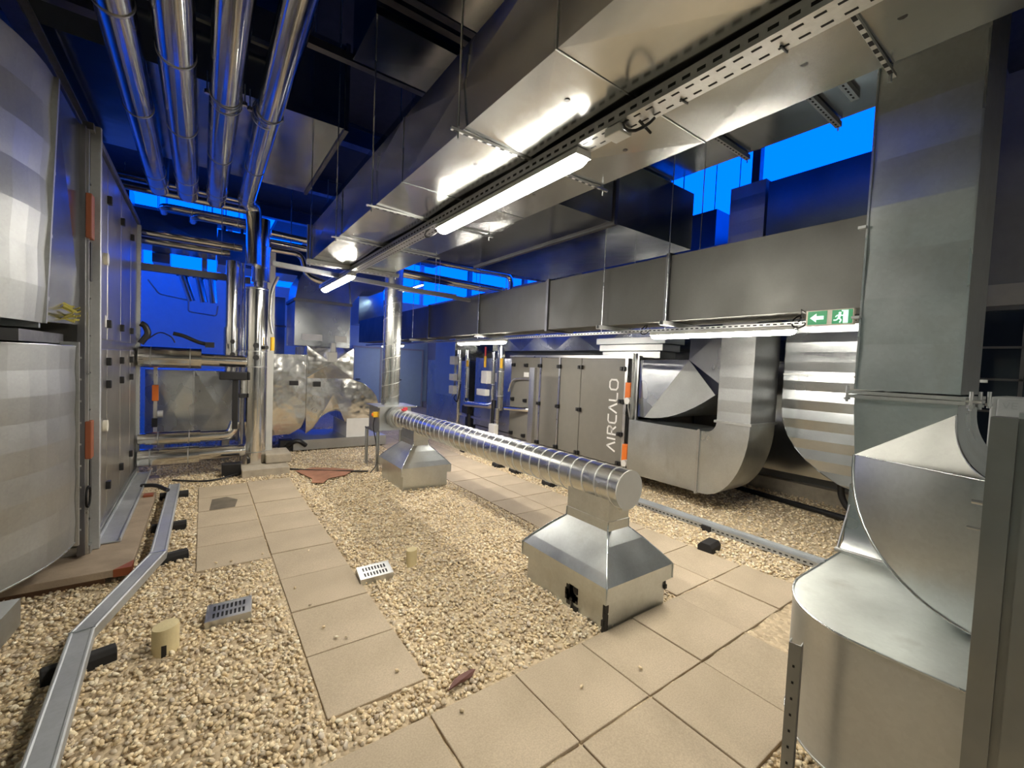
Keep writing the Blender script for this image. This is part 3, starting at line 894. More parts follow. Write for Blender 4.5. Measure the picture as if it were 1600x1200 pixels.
def cross(name, label, x0, x1, y0, y1, z0, z1, axis='x', k=2, mat=None, d=.006, flange=(), cat='duct', style='cross', rods=False):
    t_ = thing(name, label, cat, ((x0 + x1) / 2, (y0 + y1) / 2, z0))
    MB().duct(x0, x1, y0, y1, z0, z1, axis, k, d, style).build('casing', mat or M.galvdk, t_)
    if rods:
        for x in (x0 + .08, x1 - .08):
            for y in (y0 + .08, y1 - .08): MB().cyl((x, y, z1 - .01), (x, y, ZC - .004), .006, 6).build('threaded_rod', M.galv, t_, 60)
    for f in flange:
        if axis == 'x': MB().frame(f - .02, f + .02, y0, y1, z0, z1, 'x', .02).build('joint_flange', M.steeld, t_)
        elif axis == 'y': MB().frame(x0, x1, f - .02, f + .02, z0, z1, 'y', .02).build('joint_flange', M.steeld, t_)
        else: MB().frame(x0, x1, y0, y1, f - .02, f + .02, 'z', .02).build('joint_flange', M.steeld, t_)
    return t_


cross('cross_duct', 'wide overhead duct crossing above the four clad pipes', -2.6, 1.15, 4.57, 6.65, 3.95, 4.75, 'x', 2, M.galvdk, .004, (1.13,), rods=True)
cross('cross_duct', 'dim overhead duct crossing behind the rim of the big ceiling duct', .9, 2.7, 2.95, 3.5, 3.95, 4.6, 'x', 2, M.galvdk, .004, rods=True)
cross('cross_duct', 'bright-bottomed overhead duct at the top edge above the big ceiling duct', 1.02, 2.7, .9, 2.67, 3.95, 4.7, 'x', 2, M.galvdk, .004, rods=True)
for i, (y, z) in enumerate(((2.76, 3.99), (2.86, 3.99), (3.60, 3.98))):
    tag(MB().channel((.6, y, z), (3.2, y, z), .06, .06).build('roof_strut', M.steeld), 'dark ceiling strut above the big ceiling duct, %s from the camera' % ORD[i], 'strut', 'ceiling struts')
tag(MB().channel((-.5, 4.45, 4.35), (.55, 4.45, 4.35), .041, .041).build('roof_strut', M.strut), 'pale slotted strut high in the dark roof, right of the clad pipes', 'strut', 'ceiling struts')
for i, x in enumerate((-.98, -1.35)):
    mb = MB(); mb.box(x - .05, x + .05, 2.4, 6.9, 3.72, 3.74); mb.box(x - .05, x + .05, 2.4, 6.9, 3.84, 3.86); mb.box(x - .005, x + .005, 2.4, 6.9, 3.74, 3.84)
    tag(mb.build('support_beam', M.steeld), 'dark steel support beam above the left unit, ' + ('nearer the clad pipes' if i == 0 else 'farther left'), 'beam', 'support beams')
tag(MB().box(-2.6, -.4, 4.0, 4.1, 3.86, 3.96).build('support_beam', M.steeld), 'dark steel beam crossing above the front of the left unit', 'beam', 'support beams')

cross('cross_duct', 'dark overhead duct hidden high above the far half of the big ceiling duct', 1.93, 2.25, 3.6, 9.5, 3.72, 4.7, 'y', 4, M.galvdk, .004, rods=True)
cross('cross_duct', 'large dark overhead duct hidden high above, right of the big ceiling duct', 1.9, 2.42, -2.5, 2.6, 3.2, 3.9, 'y', 4, M.galvdk, .004)
# right side: ducts in the blue light
cross('return_duct', 'blue-lit overhead duct with support struts, beyond the big ceiling duct', 2.75, 4.05, .9, 3.55, 3.72, 4.15, 'y', 3, M.galvdk, .004, rods=True)
for y, n_ in ((1.35, 'nearest the tall duct'), (2.05, 'in the middle'), (2.85, 'farthest from the tall duct')):
    trapeze('strut under the blue-lit overhead duct, ' + n_, 2.75, 4.05, y, 3.71, ZC, 'struts under the blue-lit duct', .041, .02)
cross('low_duct', 'wide dark blue overhead duct behind the long middle lamp', 1.95, 4.3, 2.72, 5.2, 3.02, 3.62, 'x', 2, M.galvdk, .005, (3.05,), rods=True)
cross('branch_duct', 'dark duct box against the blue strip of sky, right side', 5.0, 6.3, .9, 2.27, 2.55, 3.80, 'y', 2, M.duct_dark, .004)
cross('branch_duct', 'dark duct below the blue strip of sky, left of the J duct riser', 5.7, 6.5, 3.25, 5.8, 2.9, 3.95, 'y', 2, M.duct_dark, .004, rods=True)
t_ = thing('round_duct', 'large blue-lit round duct in the background above the grey duct', 'duct', (5.7, 7.8, 3.85))
mb = MB(); spiral_pipe(mb, (4.7, 8.0, 3.85), (6.9, 7.5, 3.85), .22, .25); mb.build('pipe', [M.spiral, M.seam], t_, 30)
for y, n_ in ((3.7, 'upper'), (3.55, 'lower')):
    pass
cl = thing('clad_pipe', 'upper clad pipe running right behind the far end of the ceiling duct, bending down', 'pipe', (3, 7, 2.9), 'clad pipes beyond the ceiling duct')
mb = MB(); mb.tube([(2.45, 7.1, 3.46), (5.0, 7.1, 3.48), (5.0, 7.1, 2.8)], .055, 14, fillet=.14); mb.build('pipe_cladding', M.alu, cl, 50)
for i, (y, z, x1) in enumerate(((7.1, 3.16, 4.82), (7.26, 3.16, 4.95))):
    cl = thing('clad_pipe', 'low clad pipe toward the grey duct behind the vertical spiral duct, %s' % ('front one' if i == 0 else 'rear one'), 'pipe', (3.7, y, z), 'clad pipes beyond the ceiling duct')
    mb = MB(); mb.tube([(2.7, y, z + .03), (x1, y, z)], .06, 14); mb.build('pipe_cladding', M.alu, cl, 50)
    mb = MB(); mb.ring((x1 - .03, y, z), (1, 0, 0), .06, .066, .012); mb.split('pipe_clamp', M.strut, cl, 50)
    MB().cyl((4.2, y, z + .06), (4.2, y, ZC - .004), .005, 6).build('hanger_rod', M.galv, cl, 60)
tag(MB().channel((.6, 5.45, 2.66), (3.3, 5.75, 2.62), .06, .05).build('pipe_support', M.strut), 'long strut crossing under the far end of the big ceiling duct', 'strut', 'ceiling struts')
mb = MB(); mb.box(2.3, 3.2, 6.0, 6.14, 2.70, 2.702); mb.box(2.3, 3.2, 6.0, 6.002, 2.70, 2.75); mb.box(2.3, 3.2, 6.138, 6.14, 2.70, 2.75)
for y in (6.0, 6.14): mb.cyl((2.9, y, 2.71), (2.9, y, ZC - .004), .004, 6)
tag(mb.build('short_tray', M.strut), 'short perforated tray at the far right corner of the ceiling duct', 'cable tray')
mb = MB(); mb.channel((3.1, 1.16, 3.675), (3.77, 1.16, 3.675), .05, .042); mb.slots((3.1, 1.16, 3.675), (3.77, 1.16, 3.675), .05, .026, .012, (0, 0, -1))
tag(mb.build('strut_end', [M.strut, M.slot]), 'slotted strut end jutting out beside the tall right duct, near the ceiling', 'strut', 'ceiling struts')

# ================================================================== AIR HANDLING UNIT, RIGHT


def latch(x, y, z, parent, s_=1):
    mb = MB(); mb.box(x - .045, x, y - .05, y - .008, z - .035, z + .035); mb.box(x - .04, x, y + .008, y + .05, z - .03, z + .03); mb.box(x - .06, x - .02, y - .012, y + .012, z - .02, z + .02)
    mb.build('latch', M.black, parent, bevel=.005)


AX = 5.2
u = thing('air_unit', 'dark brown-grey air handling unit with white vertical lettering, right of centre', 'air handling unit', (AX, 5.7, .17))
MB().box(AX + .03, 6.7, 4.02, 7.25, .2, 1.87).build('casing', M.panel, u)
mb = MB(); mb.box(AX - .01, 6.7, 4.0, 7.27, .12, .2); mb.build('base_frame', M.strut, u)
mb = MB(); mb.box(AX - .02, AX + .06, 4.0, 7.27, 1.86, 1.90); mb.box(AX + .06, 6.7, 4.0, 7.27, 1.87, 1.885); mb.build('top_rail', M.profile, u)
DO = [(4.26, 5.185), (5.195, 5.70), (5.75, 6.24), (6.29, 7.22)]
for i, (y0, y1) in enumerate(DO):
    d = MB().box(AX - .005, AX + .03, y0, y1, .21, 1.855).build('door_panel', M.panel, u, bevel=.006)
    if i == 0:
        d['label'] = 'door panel with white lettering'
        # lettering AIRCALO reading upwards; strokes in (along z, across y) cells
        mb = MB(); z0, z1, yb, yt = .415, 1.55, 4.385, 4.545
        adv = (z1 - z0) / 6.62
        let = {'A': ([[(0, 0), (.36, 1), (.72, 0)]], .86), 'I': ([[(.1, 0), (.1, 1)]], .36), 'R': ([[(.1, 0), (.1, 1), (.55, 1), (.7, .88), (.7, .62), (.55, .48), (.1, .48)], [(.4, .48), (.72, 0)]], .9),
               'C': ([[(.74, 1), (.26, 1), (.1, .85), (.1, .15), (.26, 0), (.74, 0)]], .92), 'L': ([[(.1, 1), (.1, .15), (.24, 0), (.70, 0)]], .86),
               'O': ([[(.28, 0), (.1, .18), (.1, .82), (.28, 1), (.70, 1), (.88, .82), (.88, .18), (.70, 0), (.28, 0)]], 1.0)}
        cur = 0; adv = (z1 - z0) / sum(let[c][1] for c in 'AIRCALO')
        for c in 'AIRCALO':
            for st in let[c][0]:
                pp = [Vector((0, yb + v_ * (yt - yb), z0 + (cur + u_) * adv)) for u_, v_ in st]
                for a, b in zip(pp, pp[1:]):
                    dd = (b - a).normalized(); n_ = Vector((0, -dd.z, dd.y)) * .0135; e_ = dd * .006
                    mb.prism([Vector((AX - .0055, 0, 0)) + q for q in (a - e_ + n_, b + e_ + n_, b + e_ - n_, a - e_ - n_)], (-.0015, 0, 0))
            cur += let[c][1]
        mb.build('lettering', M.text, d)
for y in (5.73, 6.265): MB().box(AX - .012, AX + .03, y - .02, y + .02, .2, 1.86).build('post_profile', M.profile, u)
for y in (5.19, 5.725, 6.265): 
    for z in (.25, .985, 1.70): latch(AX - .012, y, z, u)
for y in (6.70, 7.12):
    for z in (.30, 1.0, 1.70): latch(AX - .006, y, z, u)
for z in (.25, .7, 1.2, 1.70): latch(AX - .006, 4.285, z, u)
mb = MB(); mb.box(AX - .03, AX - .006, 6.43, 6.47, 1.22, 1.30); o = mb.build('door_switch', M.yellow, u, bevel=.004); MB().tube([(AX - .045, 6.45, 1.26), (AX - .03, 6.45, 1.26)], .016, 10).build('switch_knob', M.orange, o, 50)
MB().box(AX - .008, AX - .005, 6.62, 6.78, 1.47, 1.56).build('notice_label', M.white, u)
mb = MB(); mb.tube([(AX - .03, 6.50, 1.42), (AX - .05, 6.75, 1.43), (AX - .1, 7.05, 1.40), (AX - .1, 7.15, 1.15)], .022, 10, fillet=.12); mb.build('conduit', M.mesh, u, 50)
mb = MB(); mb.tube([(AX - .25, 7.05, .82), (AX - .06, 6.6, .83), (AX, 6.5, .83)], .045, 12, fillet=.1); mb.build('drain_pipe', M.alu, u, 50)
# damper end section
mb = MB(); mb.box(AX + .02, AX + .5, 4.02, 4.22, .2, 1.86); mb.build('damper_frame', M.black, u)
mb = MB(); mb.box(AX - .02, AX + .03, 4.20, 4.25, .2, 1.86); mb.box(AX - .02, AX + .03, 4.0, 4.03, .2, 1.86); mb.split('damper_post', M.profile, u)
for z in (.45, 1.38):
    a = MB().box(AX - .06, AX + .02, 4.10, 4.20, z - .13, z + .12).build('damper_actuator', M.orange, u, bevel=.008)
    MB().box(AX + .0, AX + .03, 4.03, 4.10, z - .12, z + .12).build('actuator_plate', M.rust, a)
    MB().tube([(AX - .13, 4.10, z - .15), (AX - .03, 4.10, z - .15)], .05, 14).build('knob', M.white, a, 50)
    mb = MB(); mb.tube([(AX - .03, 4.15, z - .13), (AX - .04, 4.14, z - .25), (AX - .02, 4.12, z - .4)], .008, 6); mb.build('actuator_cable', M.greypl, a, 60)
MB().channel((AX - .1, 3.99, 0), (AX - .1, 3.99, 1.93), .05, .05, (-1, 0, 0)).build('front_strut', M.profile, u)
tag(MB().channel((4.72, 5.93, -.03), (4.72, 5.93, 1.66), .14, .06, (1, 0, 0)).build('strut_post', M.strut), 'free-standing galvanised post before the dark unit', 'post')
# stack of duct offcuts on top of the unit
for i in range(3):
    tag(MB().box(5.6 - .03 * i, 6.0 + .02 * i, 3.95 - .06 * i, 5.1 + .05 * i, 1.885 + i * .11, 1.99 + i * .11).build('flat_tray', M.galvm, bevel=.004), 'galvanised tray lying on the dark unit, %s of three' % ('lowest', 'middle', 'topmost')[i], 'tray', 'trays on the unit roof')

# galvanised unit section behind the pipe rack
u = thing('galvanised_section', 'galvanised sheet unit section behind the pipe rack, left of the dark unit', 'air handling unit', (5.35, 8, .2))
mb = MB(); mb.duct(5.4, 6.7, 7.30, 9.0, .22, 1.83, 'y', 1, .02); mb.build('casing', M.galv, u)
mb = MB(); mb.frame(5.42, 6.7, 7.31, 7.33, .22, 1.83, 'y', .02); mb.frame(5.42, 6.7, 8.96, 9.0, .22, 1.83, 'y', .02); mb.build('joint_flange', M.strut, u)
MB().box(5.375, 5.39, 7.95, 8.15, 1.3, 1.5).build('notice_label', M.white, u)
mb = MB(); mb.box(5.40, 6.6, 7.4, 8.9, -.03, .2); mb.build('base_frame', M.strut, u)
u = thing('glossy_duct', 'glossy duct with rounded bottom by the rear wall doors', 'duct', (5.3, 10.6, .3))
secs = []
mb = MB()
mb.prism([(5.3, 9.9, 2.4), (5.3, 9.9, .95), (5.3, 10.02, .82), (5.3, 10.9, .82), (5.3, 11.05, .98), (5.3, 11.05, 2.4)], (1.2, 0, 0))
mb.build('casing', M.foil, u, 30)
MB().duct(5.34, 6.4, 9.3, 11.6, -.03, 1.75, 'y', 2, .02).build('lower_casing', M.galv, u)
tag(MB().tube([(5.45, 15.2, .55), (5.45, 15.2, 1.15)], .09, 14).build('fire_extinguisher', M.red, None, 40), 'small red extinguisher by the rear wall doors', 'extinguisher')

# pipe rack
G = 'vertical pipes of the rack'


def vpipe(label, x, y, z0, z1, r, extra=None, mat=None):
    t_ = thing('rack_pipe', label, 'pipe', (x, y, z0), G)
    MB().tube([(x, y, z0), (x, y, z1)], r, 16).build('pipe_cladding', mat or M.alu, t_, 50)
    mb = MB()
    for z in np.arange(z0 + .3, z1, .5): mb.ring((x, y, z), (0, 0, 1), r, r + .004, .012)
    mb.split('clamp_band', M.strut, t_, 50)
    return t_


t_ = vpipe('leftmost clad vertical pipe of the rack, with grey control boxes', 4.95, 9.0, -.03, 2.0, .055)
for z, s_ in ((1.75, .10), (1.35, .08), (1.05, .1)): MB().box(4.80, 4.90, 9.0, 9.22, z - s_, z + s_).build('control_box', M.greypl, t_, bevel=.01)
t_ = vpipe('second clad vertical pipe of the rack from the left, with a gauge', 4.95, 8.62, .8, 2.0, .05)
MB().cyl((4.88, 8.5, 1.62), (4.88, 8.5, 1.76), .03, 10).build('gauge', M.yellow, t_, 50)
mb = MB(); mb.tube([(4.95, 8.62, .85), (4.9, 8.55, .76), (4.9, 7.5, .82), (4.95, 7.38, .9)], .07, 14, fillet=.1); tag(mb.build('header_pipe', M.alu, None, 50), 'shiny horizontal pipe bend joining the verticals of the rack', 'pipe')
t_ = vpipe('slim clad vertical pipe of the rack with white actuator boxes', 4.95, 7.52, -.03, 1.95, .04)
MB().box(4.78, 4.90, 7.50, 7.74, 1.28, 1.55).build('actuator_box', M.white, t_, bevel=.015)
MB().box(4.78, 4.90, 7.55, 7.90, 1.02, 1.16).build('actuator_box', M.white, t_, bevel=.015)
o = MB().cyl((4.88, 7.75, 1.62), (4.88, 7.75, 1.86), .03, 10).build('thermometer', M.yellow, t_, 50); MB().cyl((4.88, 7.75, 1.86), (4.88, 7.75, 2.06), .022, 10).build('stem', M.red, o, 50)
t_ = vpipe('thick clad vertical pipe of the rack beside the dark unit', 4.95, 7.25, .75, 2.1, .075)
MB().cyl((4.86, 7.1, 1.62), (4.86, 7.1, 1.82), .03, 10).build('gauge', M.yellow, t_, 50)
t_ = vpipe('short clad vertical pipe with a white box low on the rack', 4.88, 7.22, .25, .8, .05)
MB().box(4.75, 4.85, 7.1, 7.32, .28, .48).build('control_box', M.white, t_, bevel=.01)
mb = MB(); mb.cyl((4.9, 7.38, .1), (4.9, 7.38, .95), .05, 12)
tag(mb.build('pump_body', M.black, None, 50), 'black pump column between the rack pipes', 'pump')
mb = MB(); mb.cyl((4.98, 8.5, -.03), (4.98, 8.5, .7), .06, 12); mb.box(4.86, 5.0, 8.4, 8.65, .55, .72)
tag(mb.build('pump_body', M.black, None, 50), 'black pump under the horizontal pipe bend of the rack', 'pump')
mb = MB(); mb.tube([(4.95, 9.05, 1.0), (4.85, 9.05, .85), (4.9, 8.95, .75), (4.95, 8.9, 1.2)], .012, 8, fillet=.05); tag(mb.build('rack_hose', M.black, None, 50), 'loose black hose on the left pipe of the rack', 'hose')
mb = MB(); mb.channel((5.0, 7.1, .45), (5.0, 9.1, .45), .05, .05); tag(mb.build('rack_rail', M.profile), 'horizontal bright rail low on the pipe rack', 'rail')

# ================================================================== DUCTS AT THE END OF THE DARK UNIT


def ring_sector(yc, zc, ri, ro, a0, a1, n, x):
    return [[(x, yc + r_ * math.cos(a0 + (a1 - a0) * i / n), zc + r_ * math.sin(a0 + (a1 - a0) * i / n)) for r_ in (ri, ro)] for i in range(n + 1)]


# J shaped duct: horizontal run at the unit, elbow, vertical riser
t_ = thing('j_duct', 'aged galvanised duct curving up from the dark unit end in a J shape', 'duct', (5.0, 3, .2))
x0, x1 = 5.0, 5.62
mb = MB(); mb.duct(x0, x1, 2.90, 3.98, .20, .97, 'y', 1, .004); mb.build('horizontal_run', M.galvd, t_)
yc, zc = 2.82, 1.10; n = 12; secs = []
for i in range(n + 1):
    a = 1.5 * PI - (PI / 2) * i / n          # from straight down (-z) to -y
    ca, sa = math.cos(a), math.sin(a)
    inn = (yc + .13 * ca, zc + .13 * sa); out = (yc + .52 * ca, zc + (.52 if True else 0) * sa)
    # stretch so that the elbow meets z .2 below and y 2.30 at the side
    out = (yc + .52 * ca, zc + .90 * sa); 
    secs.append([(x0, inn[0], inn[1]), (x1, inn[0], inn[1]), (x1, out[0], out[1]), (x0, out[0], out[1])])
mb = MB(); mb.loft([[(x0, 2.90, .97), (x1, 2.90, .97), (x1, 2.90, .20), (x0, 2.90, .20)]] + secs, False, False); mb.build('elbow', M.galvd, t_, 25)
mb = MB(); z0, z1 = 1.10, 3.85
for k_, (pa, pb) in enumerate((((x0, 2.69), (x0, 2.30)), ((x0, 2.30), (x1, 2.30)), ((x1, 2.30), (x1, 2.69)), ((x1, 2.69), (x0, 2.69)))):
    mb.panel((pa[0], pa[1], z0), (pa[0], pa[1], z1), (pb[0], pb[1], z1), (pb[0], pb[1], z0), .006 if k_ != 1 else .004, 'bead' if k_ in (0, 2) else 'cross', 20 if k_ in (0, 2) else 1)
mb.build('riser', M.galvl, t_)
mb = MB(); mb.frame(x0, x1, 2.30, 2.69, 1.10, 1.13, 'z', .022)
mb.build('riser_flange', M.strut, t_)
mb = MB(); mb.frame(x0, x1, 2.885, 2.915, .2, .97, 'y', .018); mb.build('run_flange', M.strut, t_)

# upper transition duct with a lit triangular cheek
t_ = thing('transition_duct', 'duct transition with a bright triangular cheek above the J shaped duct', 'duct', (5.1, 3.4, 1.05))
X0 = 5.1
heel = [(X0, 3.80 - 1.02 * s_, 1.02 + .40 * s_ ** 2.0) for s_ in np.linspace(0, 1, 9)]
apex = (X0 + .10, 3.22, 1.85)
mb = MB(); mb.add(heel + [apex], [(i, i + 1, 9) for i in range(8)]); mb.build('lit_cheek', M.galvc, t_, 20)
mb = MB(); mb.add([(X0 + .05, 3.95, 1.84), (X0 + .05, 3.95, 1.02), heel[0], apex], [(0, 1, 2, 3)]); mb.build('unit_cheek', M.galvb, t_)
mb = MB(); mb.add([heel[-1], (X0 + .12, 2.72, 1.5), (X0 + .12, 2.72, 2.3), (X0 + .12, 3.22, 2.3), apex], [(0, 1, 2, 3, 4)]); mb.build('riser_cheek', M.galvb, t_)
mb = MB(); hb = [(6.5, y, z) for _, y, z in heel]; mb.loft([heel, hb], False, False, closed=False); mb.build('heel', M.galvd, t_, 25)
mb = MB(); mb.box(X0 + .125, 6.5, 2.72, 3.2, 1.9, 3.3); mb.build('riser', M.galvm, t_)

# large beaded elbow behind
t_ = thing('beaded_duct', 'large beaded galvanised elbow duct between J duct and tall right duct', 'duct', (5.75, 1.7, .4))
x0, x1 = 5.62, 6.6; secs = []
zs = list(np.linspace(2.53, 1.32, 11)); pts = [(2.24, z) for z in zs]
for a in np.linspace(0, PI / 2, 10)[1:]:
    pts.append((2.24 - 1.25 * (1 - math.cos(a)) , 1.32 - .92 * math.sin(a)))
mb = MB()
zz = np.linspace(2.53, .42, 20)
py = [p[0] for p in pts]; pz = [p[1] for p in pts]
yl = lambda z: float(np.interp(-z, [-q for q in pz], py))
for i in range(19):
    za, zb = zz[i], zz[i + 1]; da, db = (.012 if i % 2 else 0), (0 if i % 2 else .012)
    mb.add([(x0 + da, yl(za), za), (x0 + da, .85, za), (x0 + db, .85, zb), (x0 + db, yl(zb), zb)], [(0, 1, 2, 3)])
mb.build('beaded_cheek', M.galvb, t_)
mb = MB(); mb.loft([[(x0, y, z) for y, z in pts], [(x1, y, z) for y, z in pts]], False, False, closed=False); mb.build('heel', M.galvdk, t_, 25)
mb = MB(); mb.box(x0 - .012, x0 + .004, .6, 2.24, 1.70, 1.725)
for y in (.9, 1.5, 2.0): mb.box(x0 - .025, x0, y - .012, y + .012, 1.69, 1.72)
mb.split('joint_seam', M.strut, t_)
cross('background_duct', 'shiny blue-lit duct behind and above the dark unit, below the grey duct', 6.2, 6.94, 3.3, 9.5, 2.05, 2.75, 'y', 5, M.galvb, .03)
tag(MB().box(6.64, 6.97, 1.9, 3.95, .35, 2.2).build('plenum', M.galvdk), 'dark galvanised plenum box behind the J shaped duct', 'plenum')
mb = MB(); mb.tube([(6.5, 3.6, .02), (6.3, 2.4, .03), (6.1, 1.4, .05), (6.1, .8, .05)], .035, 10, fillet=.4); tag(mb.build('thick_cable', M.black, None, 50), 'thick black cable lying behind the J duct toward the right', 'cable')
mb = MB(); mb.tube([(6.0, 1.72, .62), (6.0, 1.70, .25), (5.98, 1.4, .06), (6.0, .9, .03)], .035, 10, fillet=.16); tag(mb.build('thick_cable', M.black, None, 50), 'thick black hose hanging in a curve under the beaded duct', 'cable')

# ================================================================== TALL DUCT, RIGHT FOREGROUND
t_ = thing('tall_duct', 'tall beaded vertical duct with a flared elbow, right foreground', 'duct', (2.7, .5, .78))
x0, x1, y0, y1 = 2.45, 2.9, .335, .672
mb = MB(); z0, z1 = 1.625, ZC - .02
mb.panel((x0, y1, z0), (x0, y1, z1), (x0, y0, z1), (x0, y0, z0), .008, 'bead', 18)
mb.panel((x0, y0, z0), (x0, y0, z1), (x1, y0, z1), (x1, y0, z0), .003, 'cross', 2)
mb.panel((x1, y0, z0), (x1, y0, z1), (x1, y1, z1), (x1, y1, z0), .003, 'bead', 18)
mb.panel((x1, y1, z0), (x1, y1, z1), (x0, y1, z1), (x0, y1, z0), .003, 'bead', 18)
mb.build('riser', M.galvd, t_)
mb = MB(); mb.box(x0 - .004, x0 + .004, y0 - .004, y0 + .004, z0, z1); mb.box(x0 - .004, x0 + .004, y1 - .004, y1 + .004, z0, z1); mb.split('corner_seam', M.galv, t_)
mb = MB(); mb.frame(x0, x1, y0, y1, 1.585, 1.60, 'z', .022); mb.frame(x0, x1, y0, y1, 1.603, 1.618, 'z', .022)
mb.build('riser_flange', M.strut, t_)
mb = MB()
for (x, y) in ((x0 - .012, y1 + .025), (x0 - .012, y0 - .035), (x1, y0 - .035), (x0 + .2, y0 - .035)):
    mb.cyl((x, y, 1.565), (x, y, 1.64), .007, 8); mb.cyl((x, y, 1.575), (x, y, 1.587), .013, 6)
mb.cyl((x0 - .012, y0 - .01, 1.602), (x0 - .012, y0 - .065, 1.602), .007, 8)
mb.split('flange_bolt', M.strut, t_, 50)
for z in (1.95, 2.36): MB().box(x0 - .02, x0 + .0, y1, y1 + .03, z, z + .012).build('side_clip', M.strut, t_)
# elbow
n = 14
thr = []; out = []
for i in range(n + 1):
    a = PI / 2 * i / n
    thr.append((y0 - .145 * (1 - math.cos(a)), 1.546 - .22 * math.sin(a), x0 - .20 * (i / n)))
    out.append((y1 - .016 - .48 * (1 - math.cos(a)), 1.323 - .56 * math.sin(a), x0 - .20 * (i / n)))
near_t = [(x, y, z) for y, z, x in thr]; near_o = [(x, y, z) for y, z, x in out]
P1 = near_o[0]
mb = MB(); mb.box(x0, x1, y0, y1, 1.546, 1.585)
mb.add([(x0, y0, 1.546), (x0, y1, 1.546), (x0, y1 - .016, 1.323)], [(0, 1, 2)]); mb.build('elbow_top', M.galvd, t_)
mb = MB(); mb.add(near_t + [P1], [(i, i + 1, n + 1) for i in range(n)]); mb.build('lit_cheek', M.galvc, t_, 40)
EX = -.35      # straight exit run towards -y
P3, P4 = near_t[-1], near_o[-1]
mb = MB(); mb.add([P3] + near_o + [(P4[0] - .0, EX, P4[2]), (P3[0], EX, P3[2])], [(0, i + 1, i + 2) for i in range(n)] + [(0, n + 1, n + 2, n + 3)]); mb.build('lower_cheek', M.galvd, t_, 25)
far_t = [(x1, y, z) for x, y, z in near_t] + [(x1, EX, P3[2])]; far_o = [(x1, y, z) for x, y, z in near_o] + [(x1, EX, P4[2])]
mb = MB(); mb.add(far_t + far_o + [(x1, y1, 1.546)], [(i, i + 1, len(far_t) + i + 1, len(far_t) + i) for i in range(len(far_t) - 1)] + [(0, len(far_t), len(far_t) + len(far_o))]); mb.build('rear_cheek', M.galvd, t_)
mb = MB(); mb.loft([near_t + [(P3[0], EX, P3[2])], far_t], False, False, closed=False); mb.build('throat', M.galvd, t_, 30)
mb = MB(); mb.loft([[(x0, y1, 1.546)] + near_o + [(P4[0], EX, P4[2])], [(x1, y1, 1.546)] + far_o], False, False, closed=False); mb.build('heel', M.galvd, t_, 30)
mb = MB(); mb.tube([Vector(p) + Vector((-.003, 0, 0)) for p in near_t], .004, 6); mb.tube([Vector(P1) + Vector((-.002, 0, 0)), Vector(P3) + Vector((-.002, 0, 0))], .0025, 6); mb.tube([Vector(p) + Vector((-.002, .002, 0)) for p in near_o], .0045, 6)
mb.build('elbow_seam', M.galv, t_, 60)

# curved low duct (drum like horizontal elbow)
t_ = thing('curved_duct', 'big low curved duct with flat top, right foreground under the tall duct', 'duct', (2.2, .4, .22))
ox, oy, iy, ix = 1.87, .775, .16, 2.45
outc = [(2.79, oy), (2.28, oy)] + [(ox + .41 - .41 * math.sin(a), oy - .33 + .33 * math.cos(a)) for a in np.linspace(0, PI / 2, 14)[1:]] + [(ox, -.35)]
inn = [(2.79, .30), (2.62, .30)] + [(2.62 - .14 * math.sin(a), .16 + .14 * math.cos(a)) for a in np.linspace(0, PI / 2, 14)[1:]] + [(2.48, -.35)]
zt, zb = .742, .225
mb = MB(); mb.loft([[(x, y, zt) for x, y in outc], [(x, y, zt) for x, y in inn]], False, False, closed=False); mb.build('top_sheet', M.oxid, t_, 20)
mb = MB(); mb.loft([[(x, y, zb) for x, y in outc], [(x, y, zb) for x, y in inn]], False, False, closed=False); mb.build('bottom_sheet', M.galvd, t_, 20)
mb = MB(); mb.loft([[(x, y, zb) for x, y in outc], [(x, y, zt) for x, y in outc]], False, False, closed=False); mb.build('outer_wall', M.galvm, t_, 40)
mb = MB(); mb.loft([[(x, y, zb) for x, y in inn], [(x, y, zt) for x, y in inn]], False, False, closed=False); mb.build('inner_wall', M.galvm, t_, 40)
mb = MB(); mb.tube([(x, y, zt) for x, y in outc], .005, 6); mb.tube([(x, y, zb) for x, y in outc], .005, 6); mb.split('edge_seam', M.galv, t_, 60)
mb = MB(); mb.tube([(2.79, .80, zt + .012), (2.79, .52, zt + .012)], .010, 8); mb.tube([(2.79, .79, zt + .01), (2.84, .785, .86), (2.87, .77, .99)], .006, 8); mb.box(2.775, 2.80, .50, .80, zt, zt + .012); mb.build('top_flange', M.strut, t_, 50)
mb = MB(); pr = [(2.79, zt + .01), (2.825, .80), (2.85, .88), (2.865, .98), (2.87, 1.1)]
mb.loft([[(x, .78, z) for x, z in pr], [(x, .56, z) for x, z in pr]], False, False, closed=False)
mb.loft([[(x, .78, z) for x, z in pr], [(3.2, .78, z) for x, z in pr]], False, False, closed=False); mb.build('branch_throat', M.galv, t_, 40)

